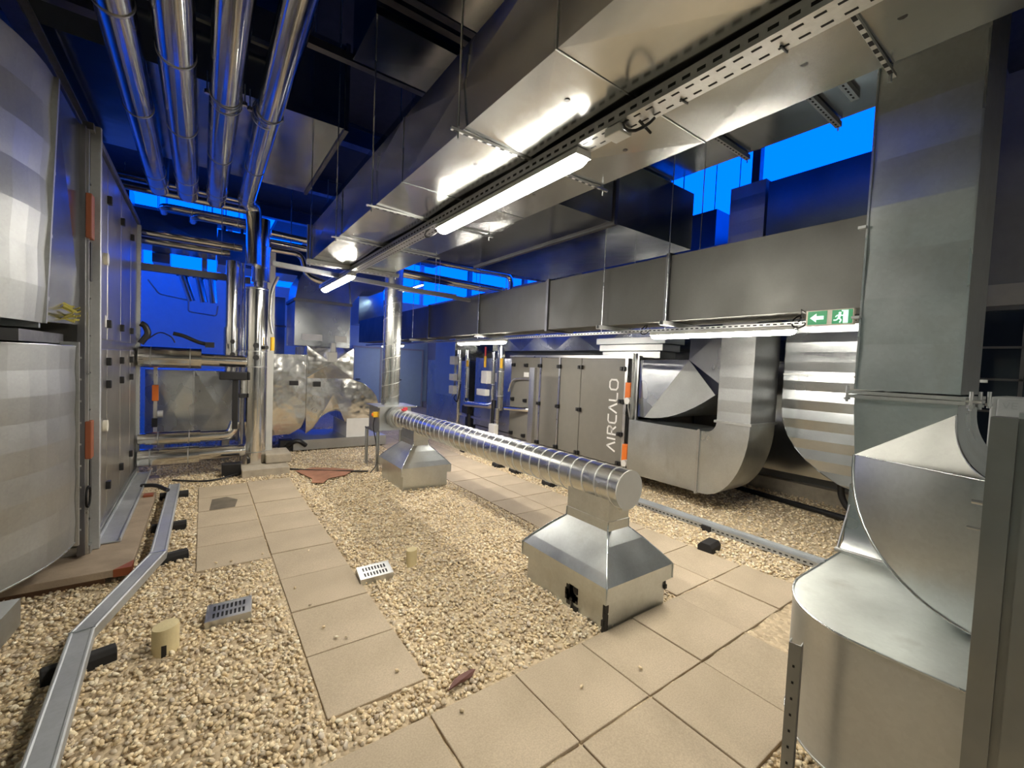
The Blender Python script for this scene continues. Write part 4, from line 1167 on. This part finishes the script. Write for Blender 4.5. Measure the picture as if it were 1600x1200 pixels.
# posts and cabinet at the right edge
t_ = thing('strut_post', 'tall grooved strut post at the right edge of the picture', 'post', (1.7, .12, -.06))
mb = MB(); prof = [(1.64, .165), (1.64, .118), (1.655, .118), (1.655, .100), (1.64, .100), (1.64, .06), (1.72, .06), (1.72, .165)]
mb.prism([(x, y, -.06) for x, y in prof], (0, 0, 1.645)); mb.build('post_profile', M.post, t_)
mb = MB(); mb.cyl((1.64, .165, 1.36), (1.64, .185, 1.36), .006, 8); mb.cyl((1.64, .165, 1.29), (1.64, .19, 1.29), .004, 8); mb.box(1.66, 1.70, .08, .12, 1.585, 1.60); mb.split('post_bolt', M.strut, t_)
t_ = thing('short_post', 'short perforated strut post before the curved low duct', 'post', (1.73, .59, -.05))
mb = MB(); mb.channel((1.73, .592, -.05), (1.73, .592, .712), .038, .036, (1, .15, 0), .003)
mb.slots((1.7293, .592, .0), (1.7293, .592, .68), .06, .009, .007, (-1, -.15, 0)); mb.build('post_profile', [M.post, M.slot], t_)
t_ = thing('pale_cabinet', 'pale grey cabinet with faint lettering behind the tall duct', 'cabinet', (3.4, .0, .0))
MB().box(3.22, 3.75, -.5, .33, -.05, 1.615).build('body', M.cabm, t_, bevel=.008)
dd = MB().box(3.205, 3.22, -.47, .305, .05, 1.604).build('door_panel', M.cabm, t_, bevel=.006)
mb = MB()
for c, yo in (('V', 0), ('E', .03), ('V', .072)):
    z0, h = 1.56, .028; y_ = .285 - yo
    st = {'V': [[(0, 1), (.4, 0), (.8, 1)]], 'E': [[(.7, 1), (0, 1), (0, 0), (.7, 0)], [(0, .5), (.6, .5)]]}[c]
    for s_ in st:
        pp = [Vector((3.204, y_ - a * .026, z0 + b * h)) for a, b in s_]
        for a, b in zip(pp, pp[1:]):
            d_ = (b - a).normalized(); n_ = Vector((0, -d_.z, d_.y)) * .002
            mb.prism([a + n_, b + n_, b - n_, a - n_], (-.001, 0, 0))
mb.build('lettering', M.textg, dd)

# ================================================================== LEFT UNIT
u = thing('air_unit', 'tall two-storey air handling unit with steel panels, left edge', 'air handling unit', (-1.5, 5.9, .12))
LX = -.70
MB().box(-2.4, LX, 4.46, 7.3, .16, 3.28).build('casing', M.panelL, u)
mb = MB(); mb.box(-2.4, LX + .02, 4.44, 7.32, .10, .16); mb.build('base_frame', M.strut, u)
mb = MB(); mb.box(LX - .03, LX + .03, 4.44, 7.32, 3.26, 3.31); mb.build('top_rail', M.steeld, u)
for y0, y1 in ((4.62, 5.15), (5.18, 5.9), (5.93, 6.62), (6.65, 7.2)):
    for z0, z1 in ((.2, 1.66), (1.74, 3.24)):
        MB().box(LX - .01, LX + .012, y0, y1, z0, z1).build('door_panel', M.panelL, u, bevel=.006)
for y in (5.165, 5.915, 6.635):
    for z in (.45, 1.35, 1.55, 1.88, 2.95):
        mb = MB(); mb.box(LX + .01, LX + .045, y - .04, y - .008, z - .035, z + .035); mb.box(LX + .01, LX + .04, y + .008, y + .04, z - .03, z + .03); mb.build('latch', M.black, u, bevel=.005)
MB().box(LX + .012, LX + .014, 5.05, 5.12, 1.85, 1.95).build('notice_label', M.white, u)
mb = MB(); mb.tube([(LX + .012, 5.0, 1.0), (LX + .04, 5.0, 1.0)], .05, 14); mb.tube([(LX + .012, 5.0, 2.42), (LX + .04, 5.0, 2.42)], .05, 14); mb.split('inspection_port', M.cream, u, 50)
mb = MB(); mb.box(LX, LX + .06, 4.515, 4.56, .10, 3.32); mb.build('front_post', M.rail, u, bevel=.004)
mb = MB(); mb.box(LX - .03, LX + .045, 7.22, 7.28, .10, 3.24); mb.slots((LX + .0455, 7.25, .2), (LX + .0455, 7.25, 3.2), .06, .03, .012, (1, 0, 0)); mb.build('rear_post', [M.rail, M.slot], u)
mb = MB(); mb.box(LX - .04, LX + .0, 4.36, 4.43, .12, 3.25); mb.build('damper_frame', M.steeld, u)
mb = MB(); mb.box(LX - .02, LX + .015, 4.385, 4.41, .12, 3.24); mb.build('damper_rod', M.profile, u)
for z, s_ in ((2.62, .16), (.98, .14)):
    a = MB().box(LX - .0, LX + .035, 4.36, 4.46, z - s_, z + s_).build('damper_actuator', M.rust, u, bevel=.006)
    mb = MB(); mb.box(LX + .0, LX + .02, 4.42, 4.48, z - s_ - .3, z - s_ - .02); mb.build('linkage', M.black, a)
mb = MB()
for z in (.55, .62): mb.tube([(LX + .02 + .0, 4.36 + .07 * math.sin(a), .56 + .075 * math.cos(a)) for a in np.linspace(0, 2 * PI, 20)], .008, 6)
mb.split('cable_loop', M.black, u, 60)
mb = MB()
for k_ in range(10): mb.box(LX - .01, LX + .01, 4.44, 4.5, .35 + .28 * k_, .36 + .28 * k_)
mb.split('cable_tie', M.black, u)
mb = MB()
for k_ in range(60):
    a = Vector((rnd.uniform(-.98, -.72), rnd.uniform(4.0, 4.4), 1.83 + rnd.uniform(0, .12)))
    mb.obox(a, (.03, rnd.uniform(-.02, .02), rnd.uniform(-.02, .02)), (0, .01, .004), (0, 0, .004))
tag(mb.build('foam_strips', paint('dull_yellow_foam', (.38, .33, .06), .8)), 'crumpled yellow strips in the gap of the left unit ducts', 'debris')

# base rail, plank and timber
t_ = MB(); t_.channel((-.60, 4.6, .10), (-.60, 7.1, .10), .15, .035, (0, 0, 1), .012)
tag(t_.build('base_rail', M.rail, bevel=.003), 'galvanised base rail along the foot of the left unit', 'rail')
t_ = thing('plank', 'weathered wooden plank with a painted orange corner, at the left unit', 'plank', (-.7, 5, .02))
MB().box(-1.05, -.405, 4.03, 6.1, .045, .098).build('board', M.wood, t_, bevel=.004)
MB().prism([(-.50, 4.027, .043), (-.402, 4.027, .043), (-.402, 4.16, .043), (-.402, 4.027, .1), (-.402, 4.027, .1)][:3], (0, 0, .057)).build('painted_corner', M.rust, t_)
tag(MB().box(-1.1, -.55, 4.08, 4.2, -.05, .042).build('timber_block', M.woodd, bevel=.004), 'brown timber block under the wooden plank at the left unit', 'timber')
tag(MB().box(-.50, -.42, 5.9, 6.0, .098, .118).build('brick_piece', M.rust), 'small red brick piece lying at the far end of the plank', 'brick')
mb = MB(); mb.tube([(-.55, 6.35, .12), (-.42, 6.2, .15), (-.30, 5.95, .14)], .022, 8, fillet=.1); tag(mb.build('hose_piece', M.black, None, 50), 'short black hose end by the far end of the cable channel', 'hose')

# lower left curved duct
t_ = thing('curved_wall_duct', 'lower bulging beaded duct curving away at the left edge, under the gap', 'duct', (-1.4, 3.6, .28))


def bulge(R, ya, xa, z0, z1, k, n=16, d=.006, amax=PI / 2, top=None):
    """outer wall of a horizontal elbow that starts at (xa, ya) heading -y and turns to -x, with horizontal beads"""
    V = []; F_ = []
    for i in range(n + 1):
        a = amax * i / n
        for j in range(k + 1):
            rr = R + (d if j % 2 else 0)
            V.append((xa - R + rr * math.cos(a), ya - rr * math.sin(a), z0 + (z1 - z0) * j / k))
    for i in range(n):
        for j in range(k):
            q = i * (k + 1) + j
            F_.append((q, q + k + 1, q + k + 2, q + 1))
    return V, F_


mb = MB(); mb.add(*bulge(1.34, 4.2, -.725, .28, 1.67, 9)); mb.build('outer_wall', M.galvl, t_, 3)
ar = [(-.725 - 1.34 + 1.34 * math.cos(a), 4.2 - 1.34 * math.sin(a)) for a in np.linspace(0, PI / 2, 17)]
poly = ar + [(-2.065, 4.2)]
mb = MB(); mb.add([(x, y, 1.67) for x, y in poly], [tuple(range(len(poly)))]); mb.add([(x, y, .28) for x, y in poly], [tuple(range(len(poly)))]); mb.build('cheek', M.galvm, t_)
mb = MB(); mb.tube([(x, y, 1.67) for x, y in ar], .006, 6); mb.tube([(x, y, .28) for x, y in ar], .006, 6); mb.split('edge_seam', M.galv, t_, 60)
MB().box(-2.06, -.735, 4.2, 4.46, .3, 1.65).build('connector', M.galvdk, t_)
mb = MB(); mb.frame(-2.06, -.735, 4.21, 4.235, .28, 1.67, 'y', .03); mb.build('end_flange', M.strut, t_)
mb = MB()
for k_ in range(9): mb.cyl((-.712, 4.25, .35 + .155 * k_), (-.700, 4.25, .35 + .155 * k_), .008, 6)
mb.split('flange_bolt', M.strut, t_)
# duct bottom just visible below it
t_ = thing('low_elbow', 'low galvanised duct bottom peeking out at the lower left edge', 'duct', (-1.2, 3.2, -.02))
mb = MB(); sec = lambda x, y: [(x, y, .27), (x, y, .12), (x - .12, y - .02, -.02), (x - 1, y, -.02), (x - 1, y, .27)]
mb.loft([sec(-.80, 3.42), sec(-.815, 3.2), sec(-.93, 2.9), sec(-1.2, 2.7)]); mb.build('casing', M.galvm, t_, 30)
# upper left duct
t_ = thing('curved_wall_duct', 'upper bulging beaded duct with cross creases curving away at the left edge', 'duct', (-1.4, 3.4, 1.82))
a0 = [(-.728, 4.46, 1.83), (-.728, 4.46, 3.24), (-2.0, 4.46, 3.24), (-2.0, 4.46, 1.83)]
a1 = [(-.79, 3.76, 1.81), (-.735, 3.76, 3.25), (-2.0, 3.76, 3.25), (-2.0, 3.76, 1.81)]
mb = MB(); mb.loft([a0, a1]); mb.build('transition', M.galvdk, t_)
mb = MB()
for q, (xa_, xb_) in enumerate(((-.79, -.735),)):
    mb.loft([[(-.80, 3.745, 1.80), (-.745, 3.745, 3.26), (-.715, 3.745, 3.26), (-.77, 3.745, 1.80)], [(-.80, 3.775, 1.80), (-.745, 3.775, 3.26), (-.715, 3.775, 3.26), (-.77, 3.775, 1.80)]])
mb.box(-2, -.75, 3.745, 3.775, 3.25, 3.28); mb.box(-2, -.80, 3.745, 3.775, 1.77, 1.80)
for k_ in range(4): mb.cyl((-.785 + .013 * k_, 3.79, 1.95 + .38 * k_), (-.765 + .013 * k_, 3.79, 1.95 + .38 * k_), .012, 6)
mb.build('joint_flange', M.strut, t_)
V, F_ = bulge(1.25, 3.745, -.765, 1.80, 3.26, 7, d=.010)
V = [(x + .038 * ((z - 1.80) / 1.46) - .02, y, z) for x, y, z in V]
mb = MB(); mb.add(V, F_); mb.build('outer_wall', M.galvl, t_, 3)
poly = [(-.765 - 1.25 + 1.25 * math.cos(a), 3.745 - 1.25 * math.sin(a)) for a in np.linspace(0, PI / 2, 17)] + [(-2.015, 3.745)]
mb = MB(); mb.add([(x + .018, y, 3.26) for x, y in poly], [tuple(range(len(poly)))]); mb.add([(x - .02, y, 1.80) for x, y in poly], [tuple(range(len(poly)))]); mb.build('cheek', M.galvdk, t_)
tag(MB().box(-2.3, -.80, 3.4, 4.3, 1.685, 1.75).build('gap_beam', M.steeld), 'dark support frame in the gap between the two left ducts', 'frame')

# ================================================================== CLAD PIPES, LEFT
G = 'clad pipes under the roof'
for i, (x, r_, xe, n_) in enumerate(((-.44, .105, -.49, 'leftmost'), (-.16, .115, -.19, 'second from the left'), (.13, .11, .12, 'second from the right'), (.42, .10, .455, 'rightmost'))):
    t_ = thing('overhead_pipe', 'shiny clad overhead pipe, %s of the row of four' % n_, 'pipe', (x, 4, 3.77), G)
    mb = MB()
    if i < 3: mb.tube([(x, -.8, 3.78), (xe, 7.12, 3.77), (xe, 7.35, 3.77), (xe, 7.35, 4.4)], r_, 28, fillet=.16)
    else: mb.tube([(x, -.8, 3.78), (xe, 7.0, 3.77), (xe + .1, 7.2, 3.77), (xe + .115, 7.2, 2.95)], r_, 28, fillet=.16)
    mb.build('cladding', M.alu, t_, 40)
    mb = MB()
    for y in ((3.62, 5.0, 6.65, 7.0), (3.95, 5.15, 6.55, 6.95), (4.3, 5.6, 6.8, 7.0), (4.35, 5.7, 6.75, 6.95))[i]:
        xx = x + (xe - x) * (y + .8) / 7.9; mb.ring((xx, y, 3.772), (0, 1, 0), r_ - .002, r_ + .0045, .008, 28)
    mb.split('clamp_band', M.strut, t_, 40)
    if i > 1:
        mb = MB(); y = 4.38 + .05 * (i - 2)
        for q in (-.05, .05): mb.ring((x, y + q, 3.772), (0, 1, 0), r_, r_ + .006, .006, 28)
        for sx in (-1, 1): mb.cyl((x + sx * (r_ + .02), y, 3.76), (x + sx * (r_ + .02), y, 3.79), .02, 8); mb.cyl((x + sx * (r_ + .02), y, 3.78), (x + sx * (r_ + .02), y, 3.94), .005, 6)
        mb.build('pipe_hanger', M.strut, t_, 50)

t_ = thing('main_riser', 'thick shiny clad vertical pipe standing on the concrete plinth at left', 'pipe', (.616, 7.15, .1))
MB().tube([(.616, 7.15, .10), (.616, 7.15, 2.62)], .143, 32).build('cladding', M.alu, t_, 40)
mb = MB()
for z in (.28, 1.50, 1.72, 2.6): mb.ring((.616, 7.15, z), (0, 0, 1), .141, .147, .008, 32)
mb.split('clamp_band', M.strut, t_, 40)
mb = MB()
for z in (1.63, 1.80): mb.tube([(.60, 7.0, z), (.60, 6.965, z)], .038, 12)
mb.split('plug', M.black, t_, 50)
o = MB().tube([(.70, 7.02, 1.78), (.73, 6.97, 1.78)], .03, 10).build('gauge_base', M.black, t_, 50)
MB().tube([(.80, 6.99, 1.74), (.80, 6.99, 1.93)], .028, 10).build('thermometer', M.yellow, t_, 50)
mb = MB(); mb.tube([(.80, 7.0, 1.98), (.76, 7.0, 2.2), (.78, 7.0, 2.6), (.86, 7.02, 2.8)], .022, 8, fillet=.1); mb.build('braided_hose', M.mesh, t_, 50)
t_ = thing('sleeve_pipe', 'clad pipe with banded sleeves rising beside the top of the thick pipe', 'pipe', (.685, 7.38, 2.6))
MB().tube([(.685, 7.38, 2.4), (.685, 7.38, 3.66)], .10, 28).build('cladding', M.alu, t_, 40)
mb = MB(); mb.tube([(.685, 7.38, 2.75), (.685, 7.38, 3.25)], .125, 28)
for z in (2.75, 2.95, 3.12, 3.25): mb.ring((.685, 7.38, z), (0, 0, 1), .12, .132, .006, 28)
mb.build('sleeve', M.alu, t_, 40)
t_ = thing('thin_riser', 'thinner clad vertical pipe left of the thick pipe, with black plugs', 'pipe', (.33, 7.32, 1.5))
MB().tube([(.335, 7.32, 1.42), (.335, 7.32, 2.98)], .09, 24).build('cladding', M.alu, t_, 40)
MB().tube([(.335, 7.32, 1.5), (.335, 7.32, 2.04)], .108, 24).build('sleeve', M.alu, t_, 40)
mb = MB()
for z in (1.66, 1.84): mb.tube([(.335, 7.22, z), (.335, 7.19, z)], .032, 12)
mb.split('plug', M.black, t_, 50)
tag(MB().tube([(.46, 7.47, .0), (.46, 7.47, 3.0)], .03, 12).build('slim_pipe', M.alu, None, 50), 'slim vertical pipe between the thick and thinner clad pipes', 'pipe')

for i, (za, zb_, r0, r1, xk, n_) in enumerate(((1.585, 1.565, .135, .085, -.02, 'top, wide one'), (.535, .535, .085, .07, -.02, 'middle, slim one ending in a bend'), (.285, .30, .115, .088, -.03, 'lowest one'))):
    t_ = thing('branch_pipe', 'clad pipe from left unit to risers, ' + n_, 'pipe', (0, 7.15, za), 'branch pipes of the left unit')
    mb = MB()
    if i == 1: mb.tube([(-.66, 7.12, za), (.33, 7.12, zb_), (.38, 7.14, zb_ + .18)], r1, 22, fillet=.09)
    else: mb.tube([(-.66, 7.15, za), (.52, 7.15, zb_)], r1, 22)
    mb.build('cladding', M.alu, t_, 40)
    xa_ = -.66 if i != 1 else -.58
    yk = 7.15 if i != 1 else 7.12
    MB().tube([(xa_, yk, za), (xk, yk, za)], r0, 26).build('sleeve', M.alu, t_, 40)
    mb = MB()
    for x in (xa_ + .12, xk - .12): mb.ring((x, yk, za), (1, 0, 0), r0 - .002, r0 + .004, .006, 26)
    mb.split('clamp_band', M.strut, t_, 40)
t_ = thing('valve', 'black motor valve with a vertical stem between the branch pipes', 'valve', (.34, 7.1, .7))
MB().box(.18, .50, 7.0, 7.16, 1.31, 1.42).build('valve_motor', M.black, t_, bevel=.012)
mb = MB(); mb.box(.335, .40, 7.05, 7.12, .62, 1.31); mb.build('valve_stem', M.black, t_, bevel=.004)
MB().tube([(.46, 7.1, 1.10), (.46, 7.1, 1.32)], .04, 12).build('valve_body', M.profile, t_, 50)
MB().box(.41, .50, 7.03, 7.12, 1.06, 1.12).build('valve_clamp', M.black, t_, bevel=.006)
mb = MB(); mb.tube([(-.64, 7.1, 1.75), (-.56, 7.1, 1.88), (-.60, 7.1, 1.98), (-.64, 7.1, 2.0)], .035, 8, fillet=.05)
mb.tube([(-.58, 7.1, 1.80), (-.45, 7.1, 1.92), (-.33, 7.1, 1.85), (-.30, 7.1, 1.78)], .008, 6, fillet=.08)
mb.tube([(-.32, 7.1, 1.90), (-.22, 7.1, 1.88), (-.05, 7.1, 1.80), (.05, 7.1, 1.78)], .025, 8, fillet=.06); mb.box(.02, .12, 7.04, 7.12, 1.74, 1.81)
tag(mb.build('loose_cables', M.black, None, 50), 'loose black cables lying on the top branch pipe', 'cable')
t_ = thing('damper_device', 'orange damper actuator on a rod behind the branch pipes', 'actuator', (-.52, 7.6, .6))
MB().box(-.56, -.49, 7.55, 7.6, .98, 1.2).build('actuator_body', M.orange, t_, bevel=.006)
MB().box(-.545, -.505, 7.58, 7.62, -.03, 1.5).build('rod', M.profile, t_)
mb = MB(); mb.tube([(-.50, 7.56, .80), (-.44, 7.56, .80)], .05, 12); mb.build('knob', M.greypl, t_, 50)
MB().box(-.56, -.50, 7.56, 7.62, .62, .74).build('lever', M.black, t_)

# concrete plinth and clutter at the pipe foot
tag(MB().box(.44, 1.02, 6.72, 7.4, -.05, .10).build('plinth_slab', M.conc, bevel=.01), 'low concrete slab carrying the thick clad pipe', 'plinth')
tag(MB().box(.75, 1.08, 7.0, 7.5, .105, .235).build('concrete_block', M.conc, bevel=.012), 'concrete block on the plinth beside the thick clad pipe', 'block')
t_ = MB(); t_.box(.70, .86, 7.32, 7.36, .1, 3.2); tag(t_.build('flat_post', M.greypl), 'flat pale post right behind the thick clad pipe', 'post')
tag(MB().box(.22, .44, 6.88, 7.02, -.05, .17).build('black_block', M.black, bevel=.01), 'black rubber block at the foot of the clad pipes', 'block')

# header pipes and rails across the back of the left unit
for i, (x0_, x1_, y, z, r_, bend, n_) in enumerate(((-2.2, .5, 7.62, 3.93, .055, 0, 'topmost'), (-2.2, .5, 7.58, 3.80, .055, 0, 'second from the top'), (-.40, .5, 7.8, 3.68, .05, 1, 'third, with a bent left end'), (-.05, .5, 7.7, 3.60, .05, 1, 'fourth, shortest, with a bent left end'),
                                                    (-2.2, .45, 7.62, 3.24, .055, 0, 'fifth from the top'), (-2.2, .30, 7.58, 3.13, .05, 0, 'lowest'))):
    t_ = thing('header_pipe', 'clad header pipe crossing behind the risers, ' + n_, 'pipe', (0, y, z), 'header pipes behind the risers')
    mb = MB()
    pts = [(x0_, y, z), (x1_, y, z)] if not bend else [(x0_ - .1, y + .5, z + .05), (x0_ - .08, y, z), (x1_, y, z)]
    mb.tube(pts, r_, 16, fillet=.15); mb.build('cladding', M.alu, t_, 40)
    mb = MB()
    if i in (2, 3, 4): MB().cyl((.2, y, z + r_ - .005), (.2, y, ZC - .004), .005, 6).build('hanger_rod', M.galv, t_, 60)
    for x in (x0_ + .25, x1_ - .1): mb.ring((x, y, z), (1, 0, 0), r_, r_ + .004, .006)
    mb.split('clamp_band', M.strut, t_, 40)
for i, (y, z) in enumerate(((7.6, 3.55), (7.65, 3.42), (7.6, 3.3))):
    t_ = thing('header_pipe', 'clad header pipe right of the thick pipe, ' + ('upper', 'middle', 'lower with a downward bend')[i], 'pipe', (1, y, z), 'header pipes right of the riser')
    pts = [(.82, y, z), (1.75, y + .05, z - .02)] if i < 2 else [(.82, y, z), (1.25, y, z), (1.32, y - .1, z - .35), (1.6, y - .1, z - .42)]
    mb = MB(); mb.tube(pts, .045, 14, fillet=.12); mb.build('cladding', M.alu, t_, 40)
    MB().cyl((1.1, y, z + .04), (1.1, y, ZC - .004), .005, 6).build('hanger_rod', M.galv, t_, 60)
tag(MB().box(-2.2, .56, 7.52, 7.6, 2.73, 2.82).build('cross_beam', M.steeld), 'flat steel cross beam spanning behind the thinner clad pipe', 'beam', 'support beams')

# ================================================================== BACK LEFT: CLAD FAN, RISER, BACKGROUND
t_ = thing('flat_duct', 'dented galvanised duct box behind the branch pipes', 'duct', (-.1, 8.3, .33))
mb = MB(); mb.duct(-.66, .46, 7.9, 8.75, .33, 1.40, 'x', 2, .02); mb.build('casing', M.galv, t_)
mb = MB(); mb.box(-.12, -.115, 7.885, 8.76, .32, 1.41); mb.frame(.42, .46, 7.9, 8.75, .33, 1.40, 'x', .02); mb.split('joint_seam', M.strut, t_)
mb = MB()
for x in (-.5, .3): mb.box(x - .05, x + .05, 8.0, 8.7, -.06, .32)
mb.split('duct_foot', M.strut, t_)

t_ = thing('clad_fan', 'large fan housing wrapped in creased shiny aluminium sheet, left background', 'fan', (1.7, 8.8, .25))
y0, y1 = 8.3, 9.5
mb = MB()   # rounded rectangular body
pf = [(.50, 1.42), (.56, 1.66), (.80, 1.70), (1.50, 1.71), (1.50, .62), (1.42, .42), (1.25, .31), (.62, .29), (.50, .42)]
cx_, cz_ = 1.0, 1.0
mb.add([(x, y0, z) for x, z in pf] + [(cx_, y0 - .03, cz_)], [(i, (i + 1) % 9, 9) for i in range(9)])
mb.loft([[(x, y0, z) for x, z in pf], [(x, y1, z) for x, z in pf]], False, True); mb.build('inlet_casing', M.foil, t_, 20)
mb = MB()   # outlet box
mb.panel((1.49, y0 - .02, 1.30), (2.30, y0 - .02, 1.30), (2.29, y0 - .02, 1.87), (1.49, y0 - .02, 1.87), .05, 'cross', 1)
mb.box(1.49, 2.295, y0 - .018, y1, 1.30, 1.865); mb.build('outlet_casing', M.foil, t_)
mb = MB()   # scroll
sc = [(1.50, 1.32), (2.25, 1.31)] + [(2.20 + .60 * math.sin(a), .72 + .56 * math.cos(a)) for a in np.linspace(.25, 1.75, 8)] + [(2.62, .48), (2.16, .50), (2.14, .66), (2.0, .72), (1.86, .68), (1.74, .60), (1.62, .40), (1.50, .31)]
mb.add([(x, y0 - .01, z) for x, z in sc] + [(1.95, y0 - .045, 1.02)], [(i, (i + 1) % len(sc), len(sc)) for i in range(len(sc))])
mb.loft([[(x, y0 - .01, z) for x, z in sc], [(x, y1, z) for x, z in sc]], False, True); mb.build('scroll_casing', M.foil, t_, 20)
mb = MB(); mb.box(1.495, 1.503, y0 - .03, y0, .31, 1.86); mb.box(.955, .962, y0 - .04, y0, .30, 1.70); mb.tube([(x, y0 - .012, z) for x, z in sc], .008, 6); mb.split('sheet_seam', M.alu, t_, 60)
mb = MB(); mb.box(1.82, 1.98, y0 - .10, y0 - .01, 1.60, 1.78); mb.box(1.88, 1.96, y0 - .06, y0, 1.78, 1.95); mb.split('sensor_box', M.greypl, t_, bevel=.008)
mb = MB(); mb.box(1.22, 1.36, y0 - .06, y0 + .02, 1.17, 1.25); mb.box(1.60, 1.72, y0 - .07, y0, 1.15, 1.24); mb.split('hatch', M.black, t_, bevel=.006)
mb = MB()
for z in (.95, .72): mb.ring((1.64, y0 - .02, z), (0, 1, 0), .03, .05, .02, 16)
mb.split('test_port', M.alu, t_, 50)
mb = MB(); mb.box(1.3, 2.95, 8.25, 9.4, .02, .20); mb.build('base_frame', M.galvm, t_)
mb = MB(); mb.box(2.2, 2.62, 8.28, 9.3, .2, .55); mb.build('fan_foot', M.white, t_)
mb = MB(); mb.box(1.1, 1.3, 8.3, 8.5, -.05, .2); mb.box(2.7, 2.9, 8.3, 8.5, -.05, .02); mb.box(1.4, 1.6, 8.3, 8.5, -.05, .02); mb.tube([(1.2, 8.3, .1), (1.35, 8.2, .22), (1.5, 8.25, .1)], .04, 8, fillet=.1); mb.split('rubber_mount', M.black, t_)

t_ = thing('elbow_riser', 'tall galvanised riser above the clad fan turning right in a segmented elbow', 'duct', (1.8, 9.0, 1.9))
mb = MB(); mb.duct(1.33, 2.30, 8.6, 9.5, 1.88, 2.70, 'z', 1, .004); mb.build('riser', M.galvb, t_)
mb = MB(); mb.box(1.45, 1.80, 8.585, 8.60, 1.98, 2.10); mb.box(2.02, 2.24, 8.585, 8.60, 1.98, 2.10); mb.split('riser_window', M.white, t_)
secs = []
for i in range(6):
    a = (PI / 2.15) * i / 5; ca, sa = math.cos(a), math.sin(a); px_ = 2.62; pz = 2.72
    ri, ro = .32, 1.29
    secs.append([(px_ - ri * ca, 8.6, pz + ri * sa), (px_ - ri * ca, 9.5, pz + ri * sa), (px_ - ro * ca, 9.5, pz + ro * .9 * sa), (px_ - ro * ca, 8.6, pz + ro * .9 * sa)])
mb = MB(); mb.loft(secs); mb.build('elbow', M.galvb, t_)
mb = MB(); mb.frame(1.33, 2.30, 8.6, 9.5, 2.68, 2.73, 'z', .025); mb.build('joint_flange', M.steeld, t_)
mb = MB()
mb.prism([(2.3, 8.55, 2.72), (2.5, 8.55, 3.0), (2.9, 8.55, 3.05), (3.15, 8.55, 3.35), (3.2, 8.55, 3.7), (2.2, 8.55, 3.75)], (0, .9, 0)); mb.build('outlet_hood', M.galvb, t_)

cross('background_duct', 'dark rectangular duct behind the segmented elbow riser', .95, 1.5, 11.0, 12.0, -.03, 3.0, 'z', 2, M.galvdk, .004, (2.35,))
cross('background_duct', 'grey overhead duct in the left background above the segmented elbow', .2, 2.6, 9.9, 10.9, 3.35, 4.0, 'x', 2, M.galvdk, .004, rods=True)
cross('background_duct', 'dark overhead duct near the rear wall on the left', -3.4, .2, 10.6, 11.8, 3.75, 4.3, 'x', 3, M.galvdk, .004, rods=True)
cross('background_duct', 'long dark duct high before the rear opening', -3.0, -1.2, 11.3, 12.1, 4.4, 4.9, 'x', 2, M.galvdk, .004, rods=True)
cross('background_duct', 'duct elbow box in the blue light above the grey duct', 3.6, 4.3, 12.6, 13.4, 2.7, 3.9, 'z', 1, M.galvdk, .004, rods=True)
for i, (xa_, xb_) in enumerate(((-.42, -.24), (-.11, .0), (.14, .20))):
    t_ = thing('hanging_pipe', 'clad pipe hanging slanted before the blue rear wall, ' + ('left', 'middle', 'right')[i] + ' of three', 'pipe', (xa_, 13, 2.9), 'hanging pipes at the rear wall')
    MB().tube([(xa_, 13, 3.50), (xb_, 13, 2.9)], .085, 14).build('cladding', M.alu, t_, 40)
    MB().box(xa_ - .12, xa_ + .12, 12.9, 13.1, 3.48, 3.62).build('pipe_cap', M.black, t_)
mb = MB(); mb.tube([(-1.05, 13, 3.3), (-.85, 13, 3.0), (-.3, 13, 2.92), (-.3, 13, 2.65), (.25, 13, 2.6), (.28, 13, 2.85)], .02, 8, fillet=.06); mb.cyl((-1.05, 13, 3.29), (-1.05, YB - .005, 3.29), .01, 6)
tag(mb.build('bent_tube', M.strut, None, 50), 'thin bent tube hanging before the blue rear wall', 'pipe')
for i, (x, z) in enumerate(((-1.0, 3.2), (-.6, 3.2))):
    pass
for i, (x, w_) in enumerate(((-.95, .5), (-.2, .3), (.15, .28), (.5, .26))):
    cross('background_duct', 'dark vertical duct silhouetted before the rear blue opening, %s from the left' % ORD[i], x - w_ / 2 + .3, x + w_ / 2 + .1, 11.9, 12.4, 3.55, 4.6, 'z', 1, M.galvdk, .003, rods=True)
